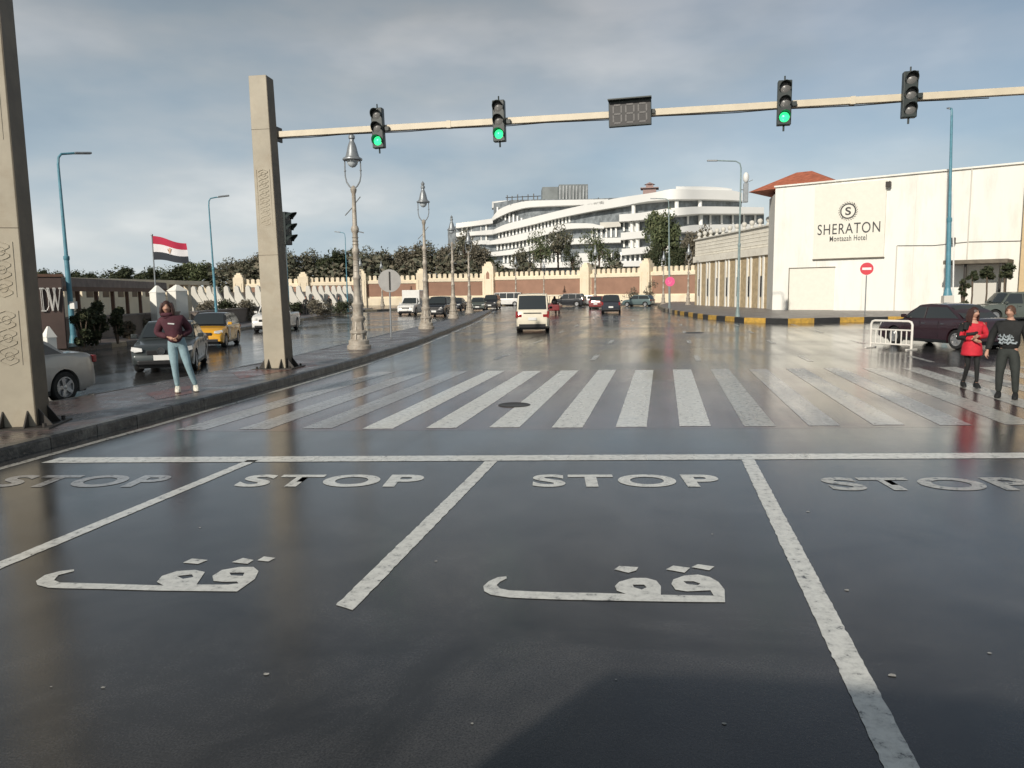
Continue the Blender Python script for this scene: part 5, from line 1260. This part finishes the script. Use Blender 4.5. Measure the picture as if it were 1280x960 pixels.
# flagpole
p = A(197, 400, 42); p.z = .18
fl = thing('flag_pole', 'thin pole with a red white and black flag above the gate piers', 'flagpole', tuple(p), 0)
zt = A(195, 298, 42).z-.18
b = MB(); b.tube([(0, 0, 0), (0, 0, zt+.1)], [.05, .03], 8); b.sphere((0, 0, zt+.14), .06); b.build('pole', M['lamp_grey'], fl)
rdir = Vector((ray(300, 300).x-ray(195, 300).x, ray(300, 300).y-ray(195, 300).y, 0)).normalized()
flag = bpy.data.objects.new('flag', None); COL.objects.link(flag); flag.parent = fl
fw, fh = 1.75, 1.18; nx_, nz = 18, 9
def fpt(i, j):
    u_, v_ = i/nx_, j/nz; wob = math.sin(u_*7+v_*1.2)*.12*u_; sag = -.26*u_+.05*math.sin(u_*6)+.10*u_*u_
    side = Vector((-rdir.y, rdir.x, 0)); p = rdir*(fw*u_+.03+.10*(1-v_)*u_)+side*wob; return (p.x, p.y, zt-fh+fh*v_*(1-.12*u_)+sag+.1*(1-u_)*v_)
for nm_, ja, jb, m_ in (('black_stripe', 0, 3, 'flag_black'), ('white_stripe', 3, 6, 'flag_white'), ('red_stripe', 6, 9, 'flag_red')):
    b = MB(); vs = [fpt(i, j) for j in range(ja, jb+1) for i in range(nx_+1)]; fs = [(j*(nx_+1)+i, j*(nx_+1)+i+1, (j+1)*(nx_+1)+i+1, (j+1)*(nx_+1)+i) for j in range(jb-ja) for i in range(nx_)]
    b.add(vs, fs); b.build(nm_, M[m_], flag, smooth=True)
b = MB(); c = Vector(fpt(9, 4.5)); c -= Vector((-rdir.y, rdir.x, 0))*.02
for a_, e_, w_ in (((0, -.14), (0, .14), .09), ((-.11, .08), (-.03, -.08), .06), ((.11, .08), (.03, -.08), .06)): b.bar(c+rdir*a_[0]+Vector((0, 0, a_[1])), c+rdir*e_[0]+Vector((0, 0, e_[1])), w_, .02)
b.build('eagle_emblem', M['gold'], flag)

# ================================================================= VEGETATION
def crown(name, m, R, n, leaf, clumps=9, seed=1, flatz=.6, parent=None, z=0., ragged=1.):
    rnd = random.Random(seed); b = MB(); cs = []
    for k in range(clumps):
        a = rnd.uniform(0, 6.28); d = R*(rnd.random()**.5)*.72; cs.append((Vector((d*math.cos(a), d*math.sin(a), rnd.uniform(-.7, .75)*R*flatz)), R*rnd.uniform(.22, .48)))
    for _ in range(n):
        c, r = cs[rnd.randrange(len(cs))]; v = Vector((rnd.gauss(0, 1), rnd.gauss(0, 1), rnd.gauss(0, .75))); v = v.normalized()*r*(rnd.random()**.4)*(1+ragged*.25*rnd.random()**3)
        p = c+v+Vector((0, 0, z)); a1 = Vector((rnd.gauss(0, 1), rnd.gauss(0, 1), rnd.gauss(0, .6))).normalized(); a2 = a1.cross(Vector((rnd.gauss(0, 1), rnd.gauss(0, 1), rnd.gauss(0, 1)))).normalized(); s = leaf*rnd.uniform(.6, 1.4)
        b.add([p-a1*s, p+a2*s*.45, p+a1*s, p-a2*s*.45], [(0, 1, 2, 3)])
    return b.build(name, m, parent, normals=False), cs
def tree(name, label, loc, H_, R, m, seed, n=1500, leaf=.28, flatz=.55, group=None, clumps=9):
    t = thing(name, label, 'tree', loc, 0, group); zc = H_-R*flatz*.9
    o, cs = crown('crown', M[m], R, n, leaf, clumps, seed, flatz, t, zc)
    b = MB(); rnd = random.Random(seed); x = rnd.uniform(-.3, .3); b.tube([(0, 0, 0), (x*.4, 0, zc*.5), (x, .1, zc)], [R*.075, R*.055, R*.035], 7)
    for c, r in cs: b.tube([(x*.7, .05, zc*.78), ((x+c.x)*.5, c.y*.5, zc+c.z*.4), (c.x, c.y, zc+c.z)], [R*.03, R*.02, R*.008], 5)
    b.build('trunk', M['trunk'], t); return t
TG = 'windswept trees behind the boundary wall'
protos = [tree('pine_tree', 'windswept tree', (0, 0, -50), 9, 3.8, k, 11+i, 5200, .26, .66, TG, 20) for i, k in enumerate(('leaf_pine', 'leaf_dark', 'leaf_brown', 'leaf_green'))]
protos += [tree('pine_tree', 'windswept tree', (0, 0, -50), 9, 3.8, k, 31+i, 1500, .22, .5, TG, 11) for i, k in enumerate(('leaf_pine', 'leaf_green', 'leaf_dark'))]
used = [False]*7
def place_tree(px, top, base_y, D, kind, wpx, label, group=TG, name=None):
    """stands on the ground at depth D; crown top seen at row top"""
    global used
    p = A(px, 370, D); p.z = 0; H_ = A(px, top, D).z; rr = wpx*(1.3 if px < 640 else 1.05)*D/960/2; sx = rr/3.8; sz = H_/9
    loc = (p.x, p.y, 0); sc3 = (sx, sx, sz)
    if not used[kind]: t = protos[kind]; used[kind] = True; t.location = loc; t['label'] = label; t.scale = sc3; t['group'] = group
    else: t = dup(protos[kind], loc, random.uniform(0, 6), label, sc3, group)
    t.rotation_euler.z = random.uniform(0, 6.28)
    return t
row = [  # px, top, D, kind, width, label
 (12, 345, 190, 1, 46, 'dark tree partly behind the nearest pillar, farthest left'), (58, 337, 180, 1, 26, 'small dark tree just above the dark lettered wall'), (72, 340, 190, 1, 22, 'small dark tree left of the bright blue street light'),
 (104, 339, 175, 1, 30, 'grey green tree above the pergola, right of the bright blue street light'), (122, 341, 178, 1, 24, 'low grey green tree above the middle of the pergola'),
 (150, 334, 160, 1, 36, 'round dark tree above the pergola, left of the flagpole'), (187, 335, 150, 1, 26, 'dark tree directly behind the flagpole'), (206, 337, 155, 5, 30, 'green grey tree just right of the flagpole under the flag'),
 (226, 333, 150, 1, 34, 'tree below the tail of the flag'), (250, 331, 150, 3, 34, 'green tree just left of the blue street light behind the taxi'), (290, 325, 150, 4, 36, 'brownish tree above the left end tower of the wall'),
 (310, 328, 148, 0, 30, 'olive tree left of the second pillar, above the wall'), (328, 322, 150, 2, 30, 'brown tree touching the left side of the second pillar'), (372, 320, 150, 0, 34, 'olive tree right of the second pillar behind the sideways signal'),
 (395, 315, 152, 4, 36, 'tall olive tree above the far people, between pillar and lamp'), (418, 314, 150, 1, 34, 'dark tree just left of the tallest ornate lamp'), (440, 318, 155, 0, 30, 'olive tree directly behind the tallest ornate lamp'),
 (463, 312, 150, 4, 34, 'olive tree right of the tallest ornate lamp'), (490, 318, 152, 0, 36, 'olive tree above the round sign back'), (514, 310, 152, 2, 36, 'brownish tree left of the second ornate lamp'),
 (540, 306, 150, 4, 38, 'tall olive tree between the second and third ornate lamps'), (562, 312, 148, 2, 32, 'brownish tree behind the third ornate lamp'), (582, 292, 150, 4, 34, 'tall olive tree before the left wing of the hotel'),
 (600, 312, 148, 2, 30, 'brownish tree left of the tallest wall tower'), (618, 322, 148, 1, 22, 'low dark shrub like tree at the tallest wall tower'),
 (655, 312, 150, 4, 38, 'green tree above the cream minibus'), (676, 296, 155, 5, 34, 'bushy tree in front of the hotel, left of the leaning one'), (698, 286, 160, 4, 44, 'wide leaning tree reaching up over the hotel balconies'), (716, 312, 155, 6, 24, 'dark small tree right of the wide leaning tree'),
 (748, 296, 150, 5, 44, 'thin windswept tree in front of the middle of the hotel'), (765, 316, 150, 6, 22, 'small dark tree between the two right wall towers'),
 (828, 272, 145, 3, 46, 'tallest dark green tree in front of the hotel'), (815, 305, 140, 1, 26, 'dark tree low in front of the hotel, left of the tallest one'), (845, 308, 140, 1, 36, 'dark tree under the tallest tree'),
 (868, 292, 140, 2, 40, 'brown olive tree right of the tallest tree, above the low building'), (895, 303, 135, 1, 40, 'dark tree just above the ball finials')]
for px, top, D, k, wpx, lb_ in row: place_tree(px, top, 370, D, k, wpx, lb_)
# dense undergrowth behind the wall
t = tag(crown('undergrowth', M['leaf_pine'], 1, 1, .1, 1)[0], kind='stuff'); bpy.data.objects.remove(t)
b = MB(); rnd = random.Random(5)
for _ in range(22000):
    px = rnd.uniform(262, 960); D = rnd.uniform(140, 170); p = A(px, 370, D); zz = rnd.uniform(0, 1)**1.1*((8.3 if px < 612 else 6.0)+1.1*math.sin(px*.06)+.8*math.sin(px*.17+2)); p.z = zz
    a1 = Vector((rnd.gauss(0, 1), rnd.gauss(0, 1), rnd.gauss(0, .6))).normalized()*.55; a2 = a1.cross(Vector((rnd.gauss(0, 1), rnd.gauss(0, 1), rnd.gauss(0, 1)))).normalized()*.3
    b.add([p-a1, p+a2, p+a1, p-a2], [(0, 1, 2, 3)])
tag(b.build('undergrowth', M['leaf_pine'], normals=False), kind='stuff')
# bushes
def bush(px, D, top, wpx, label, m='leaf_dark', seed=3, z0=.18, group='dark bushes before the pergola', n=2600):
    p = A(px, 371, D); p.z = z0; H_ = A(px, top, D).z-z0; R = wpx*D/960/2
    t = thing('bush', label, 'bush', tuple(p), 0, group)
    crown('foliage', M[m], R, n, .085, 12, seed, H_/2/R/.95, t, H_*.52); s = MB()
    for k in range(5): a = k*1.3; s.tube([(0, 0, 0), (R*.3*math.cos(a), R*.3*math.sin(a), H_*.4), (R*.6*math.cos(a), R*.6*math.sin(a), H_*.75)], [.04, .03, .015], 5)
    s.build('stems', M['trunk'], t); return t
bush(116, 30, 378, 42, 'largest dark bush, right of the bright blue street light', seed=3)
bush(143, 31, 382, 22, 'narrow dark bush at the right end of the bush row', seed=4)
bush(100, 29, 388, 24, 'dark bush touching the bright blue street light', seed=5)
bush(180, 40, 398, 30, 'low brownish bush under the pergola end', 'leaf_brown', 6)
bush(158, 34, 400, 18, 'small low bush right of the narrow dark one', 'leaf_brown', 7)
for i, (px, D, lb_) in enumerate(((255, 52, 'low brown hedge clump behind the taxi roof'), (281, 54, 'low hedge clump right of the taxi'), (305, 56, 'low hedge clump left of the white pickup'), (365, 62, 'low hedge clump right of the second pillar'), (400, 68, 'low hedge clump beside the far people'), (428, 74, 'low hedge clump left of the tallest ornate lamp base'))):
    bush(px, D, 377, 34, lb_, ('leaf_brown', 'leaf_dark')[i % 2], 20+i, group='low hedge clumps on the left pavement', n=1800)
bush(790, 112, 360, 26, 'scrubby brown bush in front of the right part of the cream wall', 'leaf_brown', 31, .12, 'bushes by the wall', 1500)
bush(812, 112, 350, 20, 'spiky brown bush left of the pink sign', 'leaf_brown', 32, .12, 'bushes by the wall', 1500)
bush(1204, 47, 340, 13, 'slim dark shrub standing beside the canopy, left of the plants', 'leaf_dark', 50, .28, 'plants under the canopy', 1500)
# plants under the canopy
for i, (px, top, wpx, lb_) in enumerate(((1214, 338, 14, 'dark shrub at the left end of the canopy'), (1232, 331, 20, 'leafy plant hanging under the middle of the canopy'), (1254, 328, 26, 'leafy plant hanging under the right end of the canopy'))):
    D = 49; p = A(px, 371, D); z1 = A(px, top, D).z; R = wpx*D/960/2
    t = thing('climbing_plant', lb_, 'plant', (p.x, p.y, .28), 0, 'plants under the canopy'); crown('foliage', M['leaf_dark'], R, 1200, .09, 8, 40+i, .8, t, z1-R*.9-.28)
    s = MB(); s.tube([(0, 0, 0), (.05, 0, (z1-R-.28)*.5), (0, 0, z1-R-.28)], .05, 6); s.build('stem', M['trunk'], t)
